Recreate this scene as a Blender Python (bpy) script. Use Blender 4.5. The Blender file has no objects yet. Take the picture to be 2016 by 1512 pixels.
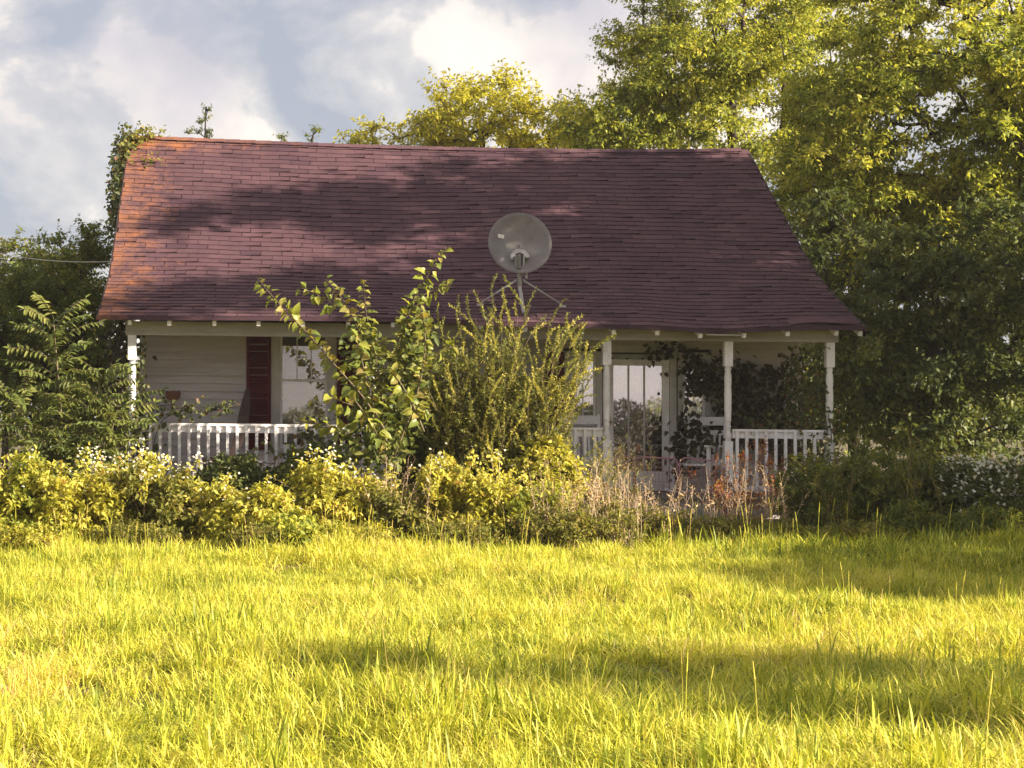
import bpy, math, random
import numpy as np
from mathutils import Vector, Matrix, Euler

# ------------------------------------------------------------------ scene, camera, sky, sun, exposure
scn = bpy.context.scene
COL = scn.collection
F, PX, PY, EYE = 3480.0, 518.0, 830.0, 1.5      # focal length and principal point in photo pixels, eye height

cam = bpy.data.cameras.new("camera")
cam.sensor_width = 36.0
cam.lens = 36.0 * F / 2016.0
cam.shift_x = (1008 - PX) / 2016.0
cam.shift_y = (PY - 756) / 2016.0
cam.clip_start, cam.clip_end = 0.1, 3000
cam_o = bpy.data.objects.new("camera", cam)
cam_o.location = (0, 0, EYE)
cam_o.rotation_euler = (math.radians(90), 0, 0)
COL.objects.link(cam_o)
scn.camera = cam_o

SUN = Vector((0.84, -0.38, 0.39)).normalized()
sun = bpy.data.lights.new("sun", 'SUN')
sun.energy = 5.0
sun.angle = math.radians(0.53)
sun.color = (1.0, 0.86, 0.66)
sun_o = bpy.data.objects.new("sun", sun)
sun_o.rotation_euler = SUN.to_track_quat('Z', 'Y').to_euler()
sun_o.location = SUN * 60
COL.objects.link(sun_o)

scn.view_settings.view_transform = 'Standard'
scn.view_settings.look = 'None'
scn.view_settings.gamma = 1.0
scn.view_settings.use_curve_mapping = False
scn.view_settings.exposure = 1.66
scn.render.engine = 'CYCLES'
scn.cycles.max_bounces = 6
scn.cycles.diffuse_bounces = 3
scn.cycles.glossy_bounces = 3
scn.cycles.transmission_bounces = 4
scn.cycles.transparent_max_bounces = 8
scn.cycles.use_denoising = True
scn.cycles.denoiser = 'OPENIMAGEDENOISE'
scn.cycles.denoising_input_passes = 'RGB_ALBEDO_NORMAL'
scn.cycles.denoising_prefilter = 'NONE'


class NT:
    """small helper round a node tree"""
    def __init__(self, tree):
        self.t = tree
        tree.nodes.clear()

    def n(self, typ, **kw):
        nd = self.t.nodes.new(typ)
        for k, v in kw.items():
            if k == 'ins':
                for kk, vv in v.items():
                    nd.inputs[kk].default_value = vv
            else:
                setattr(nd, k, v)
        return nd

    def l(self, a, b):
        self.t.links.new(a, b)

    def ramp(self, fac, stops, interp='LINEAR'):
        r = self.n('ShaderNodeValToRGB')
        r.color_ramp.interpolation = interp
        e = r.color_ramp.elements
        while len(e) > 1:
            e.remove(e[-1])
        e[0].position, e[0].color = stops[0][0], (*stops[0][1], 1)
        for p, c in stops[1:]:
            x = e.new(p)
            x.color = (*c, 1)
        if fac is not None:
            self.l(fac, r.inputs[0])
        return r

    def math(self, op, a, b=None, clamp=False):
        m = self.n('ShaderNodeMath', operation=op, use_clamp=clamp)
        for i, v in enumerate((a, b)):
            if v is None:
                continue
            if isinstance(v, (int, float)):
                m.inputs[i].default_value = v
            else:
                self.l(v, m.inputs[i])
        return m.outputs[0]

    def mix(self, fac, a, b, mode='MIX'):
        m = self.n('ShaderNodeMix', data_type='RGBA', blend_type=mode)
        for s, v in ((0, fac), (6, a), (7, b)):
            if isinstance(v, (int, float)):
                m.inputs[s].default_value = v
            elif isinstance(v, tuple):
                m.inputs[s].default_value = (*v, 1) if len(v) == 3 else v
            else:
                self.l(v, m.inputs[s])
        return m.outputs[2]


world = bpy.data.worlds.new("World")
scn.world = world
world.use_nodes = True
W = NT(world.node_tree)
tc = W.n('ShaderNodeTexCoord')
sky = W.n('ShaderNodeTexSky', sky_type='NISHITA', sun_disc=False)
sky.sun_elevation = math.asin(SUN.z)
sky.sun_rotation = math.atan2(SUN.x, SUN.y)
sky.air_density, sky.dust_density, sky.ozone_density = 1.0, 2.0, 1.5
skyc = W.mix(1.0, sky.outputs[0], (0.085, 0.085, 0.085), 'MULTIPLY')
mp = W.n('ShaderNodeMapping')
mp.inputs['Location'].default_value = (4.537, 1.793, 8.966)
mp.inputs['Scale'].default_value = (1.0, 1.0, 1.35)
W.l(tc.outputs['Generated'], mp.inputs[0])
n1 = W.n('ShaderNodeTexNoise', ins={'Scale': 7.5, 'Detail': 12.0, 'Roughness': 0.55, 'Distortion': 0.25})
W.l(mp.outputs[0], n1.inputs['Vector'])
n2 = W.n('ShaderNodeTexNoise', ins={'Scale': 6.0, 'Detail': 6.0, 'Roughness': 0.5, 'Distortion': 0.2})
mp2 = W.n('ShaderNodeMapping')
mp2.inputs['Location'].default_value = (1.059, 7.21, 5.075)
W.l(tc.outputs['Generated'], mp2.inputs[0])
W.l(mp2.outputs[0], n2.inputs['Vector'])
cover = W.ramp(n1.outputs[0], [(0.38, (0, 0, 0)), (0.475, (0.42, 0.42, 0.42)), (0.505, (0.78, 0.78, 0.78)), (0.62, (1, 1, 1))])
shade = W.ramp(n2.outputs[0], [(0.34, (0.33, 0.33, 0.365)), (0.45, (0.44, 0.425, 0.44)), (0.52, (0.55, 0.52, 0.485)), (0.58, (0.66, 0.62, 0.55))])
greyb = W.mix(0.85, skyc, (0.275, 0.30, 0.34))
cloudy = W.mix(cover.outputs[0], greyb, shade.outputs[0])
bg = W.n('ShaderNodeBackground', ins={'Strength': 0.57})
W.l(W.mix(1.0, cloudy, (1.0, 0.98, 1.0), 'MULTIPLY'), bg.inputs[0])
wo = W.n('ShaderNodeOutputWorld')
W.l(bg.outputs[0], wo.inputs[0])


# ------------------------------------------------------------------ helpers
def at(px, py, Y):
    return np.array([(px - PX) / F * Y, Y, EYE - (py - PY) / F * Y])


def obj(name, me, mat=None, parent=None, kind=None, label=None, cat=None, group=None):
    o = bpy.data.objects.new(name, me)
    COL.objects.link(o)
    if mat is not None and me is not None and not me.materials:
        me.materials.append(mat)
    if parent is not None:
        o.parent = parent
    if kind:
        o['kind'] = kind
    if label:
        o['label'] = label
    if cat:
        o['category'] = cat
    if group:
        o['group'] = group
    return o


def thing(name, label, cat, group=None, loc=(0, 0, 0)):
    o = obj(name, None, label=label, cat=cat, group=group)
    o.location = loc
    o.empty_display_size = 0.2
    return o


def fast_mesh(name, V, Q, rnd=None, smooth=False):
    """V (n,3); Q (m,4) quads or (m,3) tris; rnd (n,) point attribute"""
    V = np.ascontiguousarray(V, dtype=np.float32)
    Q = np.ascontiguousarray(Q, dtype=np.int32)
    me = bpy.data.meshes.new(name)
    k = Q.shape[1]
    me.vertices.add(len(V))
    me.vertices.foreach_set('co', V.ravel())
    me.loops.add(Q.size)
    me.loops.foreach_set('vertex_index', Q.ravel())
    me.polygons.add(len(Q))
    me.polygons.foreach_set('loop_start', np.arange(0, Q.size, k, dtype=np.int32))
    if smooth:
        me.polygons.foreach_set('use_smooth', np.ones(len(Q), dtype=bool))
    if rnd is not None:
        a = me.attributes.new('rnd', 'FLOAT', 'POINT')
        a.data.foreach_set('value', np.ascontiguousarray(rnd, dtype=np.float32))
    me.update(calc_edges=True)
    return me


class MB:
    """collects boxes, prisms and tubes into one mesh"""
    def __init__(self):
        self.v, self.f = [], []

    def add(self, vs, fs):
        b = len(self.v)
        self.v += [tuple(map(float, p)) for p in vs]
        self.f += [tuple(b + i for i in q) for q in fs]
        return self

    def box(self, x0, x1, y0, y1, z0, z1, settle=None):
        vs = [(x, y, z) for x in (x0, x1) for y in (y0, y1) for z in (z0, z1)]
        if settle:
            vs = [(x, y, z + settle(x)) for x, y, z in vs]
        return self.add(vs, [(0, 1, 3, 2), (4, 6, 7, 5), (0, 4, 5, 1), (2, 3, 7, 6), (0, 2, 6, 4), (1, 5, 7, 3)])

    def bar(self, a, b, w, h, up=(0, 0, 1)):
        a, b = Vector(a), Vector(b)
        d = (b - a).normalized()
        u = Vector(up)
        s = d.cross(u)
        if s.length < 1e-4:
            s = d.cross(Vector((1, 0, 0)))
        s.normalize()
        u = s.cross(d).normalized()
        vs = []
        for p in (a, b):
            for i, j in ((-1, -1), (1, -1), (1, 1), (-1, 1)):
                vs.append(p + s * (i * w / 2) + u * (j * h / 2))
        return self.add(vs, [(3, 2, 1, 0), (4, 5, 6, 7), (0, 1, 5, 4), (1, 2, 6, 5), (2, 3, 7, 6), (3, 0, 4, 7)])

    def tube(self, pts, r, k=8, cap=True):
        pts = [Vector(p) for p in pts]
        rs = r if isinstance(r, (list, tuple)) else [r] * len(pts)
        rings, ref = [], None
        for i, p in enumerate(pts):
            d = (pts[min(i + 1, len(pts) - 1)] - pts[max(i - 1, 0)]).normalized()
            if ref is None:
                ref = d.orthogonal().normalized()
            ref = (ref - d * ref.dot(d)).normalized()
            s = d.cross(ref)
            rings.append([p + (ref * math.cos(t) + s * math.sin(t)) * rs[i] for t in [2 * math.pi * j / k for j in range(k)]])
        vs = [q for ring in rings for q in ring]
        fs = []
        for i in range(len(pts) - 1):
            for j in range(k):
                fs.append((i * k + j, i * k + (j + 1) % k, (i + 1) * k + (j + 1) % k, (i + 1) * k + j))
        if cap:
            fs.append(tuple(range(k - 1, -1, -1)))
            fs.append(tuple((len(pts) - 1) * k + j for j in range(k)))
        return self.add(vs, fs)

    def lathe(self, cx, cy, prof, k=16):
        vs, fs = [], []
        for r, z in prof:
            for j in range(k):
                t = 2 * math.pi * j / k
                vs.append((cx + r * math.cos(t), cy + r * math.sin(t), z))
        for i in range(len(prof) - 1):
            for j in range(k):
                fs.append((i * k + j, i * k + (j + 1) % k, (i + 1) * k + (j + 1) % k, (i + 1) * k + j))
        fs.append(tuple(range(k - 1, -1, -1)))
        fs.append(tuple((len(prof) - 1) * k + j for j in range(k)))
        return self.add(vs, fs)

    def prism(self, outline, y0, y1):
        n = len(outline)
        vs = [(x, y0, z) for x, z in outline] + [(x, y1, z) for x, z in outline]
        fs = [tuple(range(n)), tuple(range(2 * n - 1, n - 1, -1))]
        fs += [(i, i + n, (i + 1) % n + n, (i + 1) % n) for i in range(n)]
        return self.add(vs, fs)

    def mesh(self, name, smooth=False):
        me = bpy.data.meshes.new(name)
        me.from_pydata(self.v, [], self.f)
        if smooth:
            me.shade_smooth()
        me.update()
        return me

    def build(self, name, mat, parent=None, smooth=False, **kw):
        return obj(name, self.mesh(name, smooth), mat, parent, **kw)


# ------------------------------------------------------------------ materials
def new_mat(name):
    m = bpy.data.materials.new(name)
    m.use_nodes = True
    return m, NT(m.node_tree)


def finish(N, shader):
    o = N.n('ShaderNodeOutputMaterial')
    N.l(shader, o.inputs[0])


def paint_mat(name, col, dirt, rough=0.6, scale=6.0, amount=0.5, bump=0.15, stretch=(1, 1, 1)):
    """weathered paint or wood: base colour with noise-shaped dirt and fine relief"""
    m, N = new_mat(name)
    g = N.n('ShaderNodeNewGeometry')
    mpn = N.n('ShaderNodeMapping')
    mpn.inputs['Scale'].default_value = stretch
    N.l(g.outputs['Position'], mpn.inputs[0])
    a = N.n('ShaderNodeTexNoise', ins={'Scale': scale, 'Detail': 6.0, 'Roughness': 0.65})
    b = N.n('ShaderNodeTexNoise', ins={'Scale': scale * 9, 'Detail': 3.0})
    N.l(mpn.outputs[0], a.inputs['Vector'])
    N.l(mpn.outputs[0], b.inputs['Vector'])
    r = N.ramp(a.outputs[0], [(0.42, (0, 0, 0)), (0.68, (1, 1, 1))])
    r2 = N.ramp(b.outputs[0], [(0.50, (0, 0, 0)), (0.75, (1, 1, 1))])
    k = N.math('ADD', N.math('MULTIPLY', r.outputs[0], amount), N.math('MULTIPLY', r2.outputs[0], amount * 0.45), clamp=True)
    c = N.mix(k, col, dirt)
    bp = N.n('ShaderNodeBump', ins={'Strength': bump, 'Distance': 0.01})
    N.l(b.outputs[0], bp.inputs['Height'])
    p = N.n('ShaderNodeBsdfPrincipled', ins={'Roughness': rough})
    p.inputs['Specular IOR Level'].default_value = 0.3
    N.l(c, p.inputs['Base Color'])
    N.l(bp.outputs[0], p.inputs['Normal'])
    finish(N, p.outputs[0])
    return m


def leaf_mat(name, stops, trans=0.45, rough=0.5, tcol=(1.15, 1.1, 0.55), obj_random=False, spec=0.25, attr='rnd'):
    m, N = new_mat(name)
    if obj_random:
        src = N.n('ShaderNodeObjectInfo').outputs['Random']
    else:
        src = N.n('ShaderNodeAttribute', attribute_name=attr).outputs['Fac']
    c = N.ramp(src, stops).outputs[0]
    p = N.n('ShaderNodeBsdfPrincipled', ins={'Roughness': rough})
    p.inputs['Specular IOR Level'].default_value = spec
    N.l(c, p.inputs['Base Color'])
    t = N.n('ShaderNodeBsdfTranslucent')
    N.l(N.mix(1.0, c, tcol, 'MULTIPLY'), t.inputs[0])
    mx = N.n('ShaderNodeMixShader', ins={0: trans})
    N.l(p.outputs[0], mx.inputs[1])
    N.l(t.outputs[0], mx.inputs[2])
    finish(N, mx.outputs[0])
    return m


M = {}
M['white'] = paint_mat('white_paint', (0.82, 0.80, 0.83), (0.42, 0.37, 0.34), 0.55, 5, 0.45)
M['siding'] = paint_mat('siding_paint', (0.56, 0.52, 0.545), (0.30, 0.265, 0.265), 0.6, 2.5, 0.5, 0.2, (0.25, 1, 2.5))
M['beam'] = paint_mat('beam_paint', (0.38, 0.35, 0.32), (0.19, 0.165, 0.14), 0.65, 2.0, 0.6, 0.25, (0.4, 1, 2))
M['casing'] = paint_mat('casing_paint', (0.52, 0.50, 0.49), (0.30, 0.27, 0.24), 0.6, 4.0, 0.5)
M['maroon'] = paint_mat('maroon_paint', (0.10, 0.008, 0.020), (0.07, 0.010, 0.018), 0.9, 5.0, 0.6)
M['deck'] = paint_mat('roof_deck', (0.035, 0.022, 0.022), (0.02, 0.014, 0.014), 0.9, 3.0, 0.6)
M['floor'] = paint_mat('porch_boards', (0.22, 0.20, 0.19), (0.10, 0.09, 0.08), 0.7, 4.0, 0.6)
M['stone'] = paint_mat('concrete', (0.26, 0.25, 0.24), (0.10, 0.10, 0.09), 0.9, 5.0, 0.7, 0.5)
M['blind'] = paint_mat('blind_vinyl', (0.46, 0.42, 0.37), (0.34, 0.30, 0.26), 0.5, 3.0, 0.3, 0.02)
M['curtain'] = paint_mat('curtain_cloth', (0.60, 0.56, 0.57), (0.48, 0.45, 0.46), 0.9, 2.0, 0.4, 0.02, (6, 1, 0.4))
M['darkwood'] = paint_mat('dark_wood', (0.055, 0.035, 0.035), (0.02, 0.015, 0.015), 0.6, 8.0, 0.6)
M['brownwood'] = paint_mat('brown_wood', (0.20, 0.075, 0.04), (0.10, 0.04, 0.02), 0.5, 9.0, 0.5)
M['interior'] = paint_mat('room_plaster', (0.12, 0.11, 0.10), (0.08, 0.07, 0.07), 0.9, 2.0, 0.4)
M['galv'] = paint_mat('galvanised_steel', (0.42, 0.41, 0.42), (0.20, 0.18, 0.18), 0.45, 14.0, 0.6)
M['dish'] = paint_mat('dish_enamel', (0.20, 0.185, 0.185), (0.13, 0.115, 0.115), 0.6, 4.0, 0.75, 0.03)
M['sticker'] = paint_mat('paper_sticker', (0.72, 0.70, 0.66), (0.55, 0.53, 0.48), 0.6, 20.0, 0.3, 0.02)
M['pink'] = paint_mat('pink_enamel', (0.42, 0.20, 0.26), (0.25, 0.13, 0.14), 0.5, 10.0, 0.5)
M['brass'] = paint_mat('brass', (0.60, 0.48, 0.25), (0.30, 0.2, 0.1), 0.35, 12.0, 0.4)
M['bark'] = paint_mat('bark', (0.045, 0.034, 0.031), (0.02, 0.015, 0.015), 0.9, 7.0, 0.8, 0.7, (1, 1, 0.3))
M['twig'] = paint_mat('green_twig', (0.16, 0.13, 0.07), (0.09, 0.06, 0.04), 0.7, 9.0, 0.6)
M['drystem'] = paint_mat('dry_stem', (0.55, 0.42, 0.30), (0.36, 0.22, 0.16), 0.8, 9.0, 0.6)
M['cable'] = paint_mat('cable_sheath', (0.55, 0.53, 0.52), (0.35, 0.33, 0.32), 0.6, 9.0, 0.5)

# asphalt shingle: brick-brown granules, orange lichen towards the old left end and the ridge
m, N = new_mat('asphalt_shingle')
g = N.n('ShaderNodeNewGeometry')
at_r = N.n('ShaderNodeAttribute', attribute_name='rnd')
base = N.ramp(at_r.outputs['Fac'], [(0, (0.045, 0.025, 0.030)), (0.12, (0.058, 0.031, 0.044)), (0.35, (0.083, 0.043, 0.057)), (0.75, (0.110, 0.059, 0.071)), (1, (0.15, 0.083, 0.094))])  # lowest stop is for butt edges: dark asphalt with course shadow painted in
gr = N.n('ShaderNodeTexNoise', ins={'Scale': 160.0, 'Detail': 2.0})
N.l(g.outputs['Position'], gr.inputs['Vector'])
grr = N.ramp(gr.outputs[0], [(0.3, (0.72, 0.72, 0.72)), (0.7, (1.22, 1.2, 1.2))])
c = N.mix(1.0, base.outputs[0], grr.outputs[0], 'MULTIPLY')
st = N.n('ShaderNodeTexNoise', ins={'Scale': 1.1, 'Detail': 5.0, 'Roughness': 0.6})
mps = N.n('ShaderNodeMapping')
mps.inputs['Scale'].default_value = (1.6, 0.5, 0.5)
N.l(g.outputs['Position'], mps.inputs[0])
N.l(mps.outputs[0], st.inputs['Vector'])
c = N.mix(N.ramp(st.outputs[0], [(0.40, (0, 0, 0)), (0.7, (0.55, 0.55, 0.55))]).outputs[0], c, (0.055, 0.030, 0.042))
sx = N.n('ShaderNodeSeparateXYZ')
N.l(g.outputs['Position'], sx.inputs[0])
left = N.n('ShaderNodeMapRange', ins={'From Min': -0.6, 'From Max': -2.3, 'To Min': 0.0, 'To Max': 0.62})
N.l(sx.outputs['X'], left.inputs[0])
topx = N.n('ShaderNodeMapRange', ins={'From Min': 2.2, 'From Max': -1.4, 'To Min': 0.0, 'To Max': 1.0})
N.l(sx.outputs['X'], topx.inputs[0])
topz = N.n('ShaderNodeMapRange', ins={'From Min': 5.62, 'From Max': 6.1, 'To Min': 0.0, 'To Max': 0.62})
N.l(sx.outputs['Z'], topz.inputs[0])
ln = N.n('ShaderNodeTexNoise', ins={'Scale': 3.2, 'Detail': 8.0, 'Roughness': 0.75})
N.l(g.outputs['Position'], ln.inputs['Vector'])
area = N.math('MAXIMUM', left.outputs[0], N.math('MULTIPLY', topx.outputs[0], topz.outputs[0]))
lm = N.math('ADD', N.math('MULTIPLY', area, 0.75), N.math('SUBTRACT', ln.outputs[0], 0.72))
lf = N.n('ShaderNodeTexNoise', ins={'Scale': 14.0, 'Detail': 6.0, 'Roughness': 0.8})
N.l(g.outputs['Position'], lf.inputs['Vector'])
lm = N.math('ADD', lm, N.math('MULTIPLY', N.math('SUBTRACT', lf.outputs[0], 0.5), 0.55))
lmr = N.ramp(lm, [(0.02, (0, 0, 0)), (0.42, (0.8, 0.8, 0.8))])
c = N.mix(lmr.outputs[0], c, N.ramp(ln.outputs[0], [(0.35, (0.22, 0.115, 0.075)), (0.65, (0.40, 0.15, 0.05))]).outputs[0])
bp = N.n('ShaderNodeBump', ins={'Strength': 0.5, 'Distance': 0.004})
N.l(gr.outputs[0], bp.inputs['Height'])
p = N.n('ShaderNodeBsdfPrincipled', ins={'Roughness': 0.9})
p.inputs['Specular IOR Level'].default_value = 0.15
N.l(c, p.inputs['Base Color'])
N.l(bp.outputs[0], p.inputs['Normal'])
finish(N, p.outputs[0])
M['shingle'] = m

# window glass: part mirror, part clear
m, N = new_mat('window_glass')
gl = N.n('ShaderNodeBsdfGlossy', ins={'Roughness': 0.015, 'Color': (0.80, 0.78, 0.82, 1)})
tr = N.n('ShaderNodeBsdfTransparent', ins={'Color': (0.9, 0.9, 0.9, 1)})
wn = N.n('ShaderNodeTexNoise', ins={'Scale': 1.3, 'Detail': 1.0})
bpg = N.n('ShaderNodeBump', ins={'Strength': 0.03, 'Distance': 0.01})
N.l(wn.outputs[0], bpg.inputs['Height'])
N.l(bpg.outputs[0], gl.inputs['Normal'])
mx = N.n('ShaderNodeMixShader', ins={0: 0.42})
N.l(tr.outputs[0], mx.inputs[1])
N.l(gl.outputs[0], mx.inputs[2])
finish(N, mx.outputs[0])
M['glass'] = m
m2 = m.copy()
m2.name = 'thin_window_glass'
m2.node_tree.nodes['Mix Shader'].inputs[0].default_value = 0.16
M['glass_thin'] = m2

# ground under the grass
m, N = new_mat('field_soil')
g = N.n('ShaderNodeNewGeometry')
a = N.n('ShaderNodeTexNoise', ins={'Scale': 0.8, 'Detail': 8.0, 'Roughness': 0.7})
b = N.n('ShaderNodeTexNoise', ins={'Scale': 25.0, 'Detail': 4.0})
N.l(g.outputs['Position'], a.inputs['Vector'])
N.l(g.outputs['Position'], b.inputs['Vector'])
c = N.mix(b.outputs[0], N.ramp(a.outputs[0], [(0.35, (0.08, 0.065, 0.025)), (0.65, (0.13, 0.10, 0.04))]).outputs[0], (0.09, 0.07, 0.03))
bp = N.n('ShaderNodeBump', ins={'Strength': 0.8, 'Distance': 0.03})
N.l(b.outputs[0], bp.inputs['Height'])
p = N.n('ShaderNodeBsdfPrincipled', ins={'Roughness': 0.95})
N.l(c, p.inputs['Base Color'])
N.l(bp.outputs[0], p.inputs['Normal'])
finish(N, p.outputs[0])
M['soil'] = m

# foliage
M['leaf_yellow'] = leaf_mat('leaf_yellow', [(0, (0.24, 0.24, 0.03)), (0.5, (0.46, 0.44, 0.045)), (1, (0.62, 0.56, 0.07))], 0.5)
M['leaf_mid'] = leaf_mat('leaf_mid', [(0, (0.08, 0.12, 0.035)), (0.5, (0.16, 0.20, 0.045)), (0.85, (0.27, 0.28, 0.05)), (1, (0.40, 0.32, 0.06))], 0.45)
M['leaf_sunny'] = leaf_mat('leaf_sunny', [(0, (0.13, 0.18, 0.04)), (0.45, (0.34, 0.38, 0.065)), (0.85, (0.60, 0.58, 0.10)), (1, (0.66, 0.57, 0.12))], 0.5)
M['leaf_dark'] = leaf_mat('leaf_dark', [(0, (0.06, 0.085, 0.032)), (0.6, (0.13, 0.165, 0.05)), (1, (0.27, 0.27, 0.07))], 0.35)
M['leaf_bramble'] = leaf_mat('leaf_bramble', [(0, (0.19, 0.21, 0.03)), (0.5, (0.48, 0.46, 0.07)), (0.92, (0.70, 0.63, 0.15)), (1, (0.55, 0.33, 0.11))], 0.45)
M['leaf_privet'] = leaf_mat('leaf_privet', [(0, (0.11, 0.13, 0.04)), (0.5, (0.28, 0.28, 0.06)), (1, (0.60, 0.53, 0.12))], 0.35)
M['leaf_mulberry'] = leaf_mat('leaf_mulberry', [(0, (0.16, 0.21, 0.04)), (0.6, (0.28, 0.31, 0.05)), (1, (0.42, 0.40, 0.08))], 0.45, 0.4, obj_random=True, spec=0.4)
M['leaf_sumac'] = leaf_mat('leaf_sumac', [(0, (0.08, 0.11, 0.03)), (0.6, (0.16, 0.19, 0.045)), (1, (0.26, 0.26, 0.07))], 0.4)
M['leaf_vine'] = leaf_mat('leaf_vine', [(0, (0.045, 0.06, 0.028)), (0.5, (0.09, 0.11, 0.04)), (0.85, (0.15, 0.16, 0.05)), (1, (0.2, 0.09, 0.06))], 0.35)
M['leaf_creeper'] = leaf_mat('leaf_creeper', [(0, (0.03, 0.022, 0.022)), (0.5, (0.055, 0.045, 0.03)), (1, (0.08, 0.085, 0.04))], 0.3)
M['leaf_red'] = leaf_mat('leaf_red', [(0, (0.22, 0.03, 0.04)), (0.5, (0.38, 0.13, 0.06)), (1, (0.50, 0.30, 0.08))], 0.4)
M['leaf_weed'] = leaf_mat('leaf_weed', [(0, (0.13, 0.15, 0.03)), (0.6, (0.24, 0.24, 0.05)), (1, (0.36, 0.28, 0.09))], 0.45)
M['straw'] = leaf_mat('straw', [(0, (0.34, 0.20, 0.11)), (0.6, (0.55, 0.40, 0.23)), (1, (0.66, 0.53, 0.32))], 0.3, 0.7)
M['flower'] = leaf_mat('flower_white', [(0, (0.62, 0.60, 0.48)), (1, (0.80, 0.78, 0.70))], 0.3, 0.7, (1, 1, 0.9))

# grass blades: tone comes from the tuft, spread from the blade
m, N = new_mat('grass_blade')
tone = N.n('ShaderNodeAttribute', attribute_name='tone', attribute_type='INSTANCER').outputs['Fac']
rr = N.n('ShaderNodeAttribute', attribute_name='rnd').outputs['Fac']
k = N.math('ADD', N.math('MULTIPLY', tone, 0.55), N.math('MULTIPLY', rr, 0.48))
c = N.ramp(k, [(0.0, (0.10, 0.14, 0.03)), (0.22, (0.28, 0.33, 0.04)), (0.45, (0.58, 0.57, 0.06)), (0.68, (0.76, 0.69, 0.13)), (0.86, (0.72, 0.56, 0.22)), (1.0, (0.46, 0.26, 0.13))]).outputs[0]
p = N.n('ShaderNodeBsdfPrincipled', ins={'Roughness': 0.5})
p.inputs['Specular IOR Level'].default_value = 0.25
N.l(c, p.inputs['Base Color'])
t = N.n('ShaderNodeBsdfTranslucent')
N.l(N.mix(1.0, c, (1.1, 1.1, 0.6), 'MULTIPLY'), t.inputs[0])
mx = N.n('ShaderNodeMixShader', ins={0: 0.34})
N.l(p.outputs[0], mx.inputs[1])
N.l(t.outputs[0], mx.inputs[2])
finish(N, mx.outputs[0])
M['grass'] = m

# ------------------------------------------------------------------ ground
def gz(x, y):
    x, y = np.asarray(x, float), np.asarray(y, float)
    r = 0.05 * np.sin(x * 0.9 + 1.3) * np.sin(y * 0.7) + 0.03 * np.sin(x * 2.1 + y * 1.3) + 0.02 * np.sin(y * 3.1 - x * 0.7)
    fade = np.clip((24 - y) / 3, 0, 1) * np.clip((60 + y) / 20, 0, 1) * np.clip((40 - np.abs(x)) / 10, 0, 1)
    return r * fade


gx = np.concatenate([[-700, -300, -120, -60], np.linspace(-40, 44, 169), [60, 120, 300, 700]])
gy = np.concatenate([[-700, -300, -150, -80, -50], np.linspace(-20, 44, 129), [60, 120, 300, 700]])
XX, YY = np.meshgrid(gx, gy, indexing='ij')
V = np.stack([XX, YY, gz(XX, YY)], -1).reshape(-1, 3)
ny = len(gy)
ii, jj = np.meshgrid(np.arange(len(gx) - 1), np.arange(ny - 1), indexing='ij')
i0 = (ii * ny + jj).ravel()
Q = np.stack([i0, i0 + ny, i0 + ny + 1, i0 + 1], 1)
obj('ground', fast_mesh('ground', V, Q, smooth=True), M['soil'], kind='structure',
    label='uneven soil of the overgrown yard under the grass', cat='ground')

# ------------------------------------------------------------------ the house
YE, YP, YW, YB, YR = 23.65, 24.0, 25.4, 25.5, 29.4       # eave, posts, front wall, break of the roof pitch, ridge
XL, XR = -2.2, 8.04                                       # roof ends
FL = 0.55                                                 # porch floor


def settle(x):
    return -0.0109 * x


EX = [-2.3, 0.0, 1.78, 3.0, 3.96, 5.3, 5.75, 6.1, 6.5, 7.0, 8.1]
EZ = [2.873, 2.862, 2.846, 2.80, 2.762, 2.738, 2.705, 2.690, 2.705, 2.728, 2.730]
RX = [-2.3, -0.5, 1.37, 2.7, 4.07, 6.0, 7.0, 8.1]
RZ = [6.25, 6.175, 6.10, 6.06, 6.03, 6.01, 6.015, 6.035]
L1, L2 = 1.98, 4.66


def roof_pt(x, s, lift=0.0):
    """point on the front slope: s metres up the slope from the eave"""
    ez = np.interp(x, EX, EZ) + 0.04
    bz = 3.58 - 0.006 * (x + 2.2) - 0.02 * math.sin(x * 0.9)
    rz = np.interp(x, RX, RZ)
    if s <= L1:
        t = s / L1
        y, z = YE + (YB - YE) * t, ez + (bz - ez) * t
    else:
        t = (s - L1) / L2
        y, z = YB + (YR - YB) * t, bz + (rz - bz) * t
        z -= 0.05 * math.sin(math.pi * t) * (0.5 + 0.5 * math.sin(x * 0.7 + 1.0))
    d = (s - L1) / 0.35
    z += 0.030 * math.exp(-d * d)                           # soft valley where the pitches meet
    z += 0.006 * math.sin(x * 1.6 + s) * math.sin(s * 1.1)   # old roof: slight waves
    z += 0.004 * math.sin(x * 5.2) * (1 if s > 0.6 else 0.3)
    ny_, nz_ = (-0.34, 0.94) if s <= L1 else (-0.545, 0.839)
    return (x, y + ny_ * lift, z + nz_ * lift)


house = thing('abandoned_house', 'white clapboard cottage with a rusty brown shingle roof and overgrown front porch', 'house', loc=(0, 0, 0))

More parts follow.
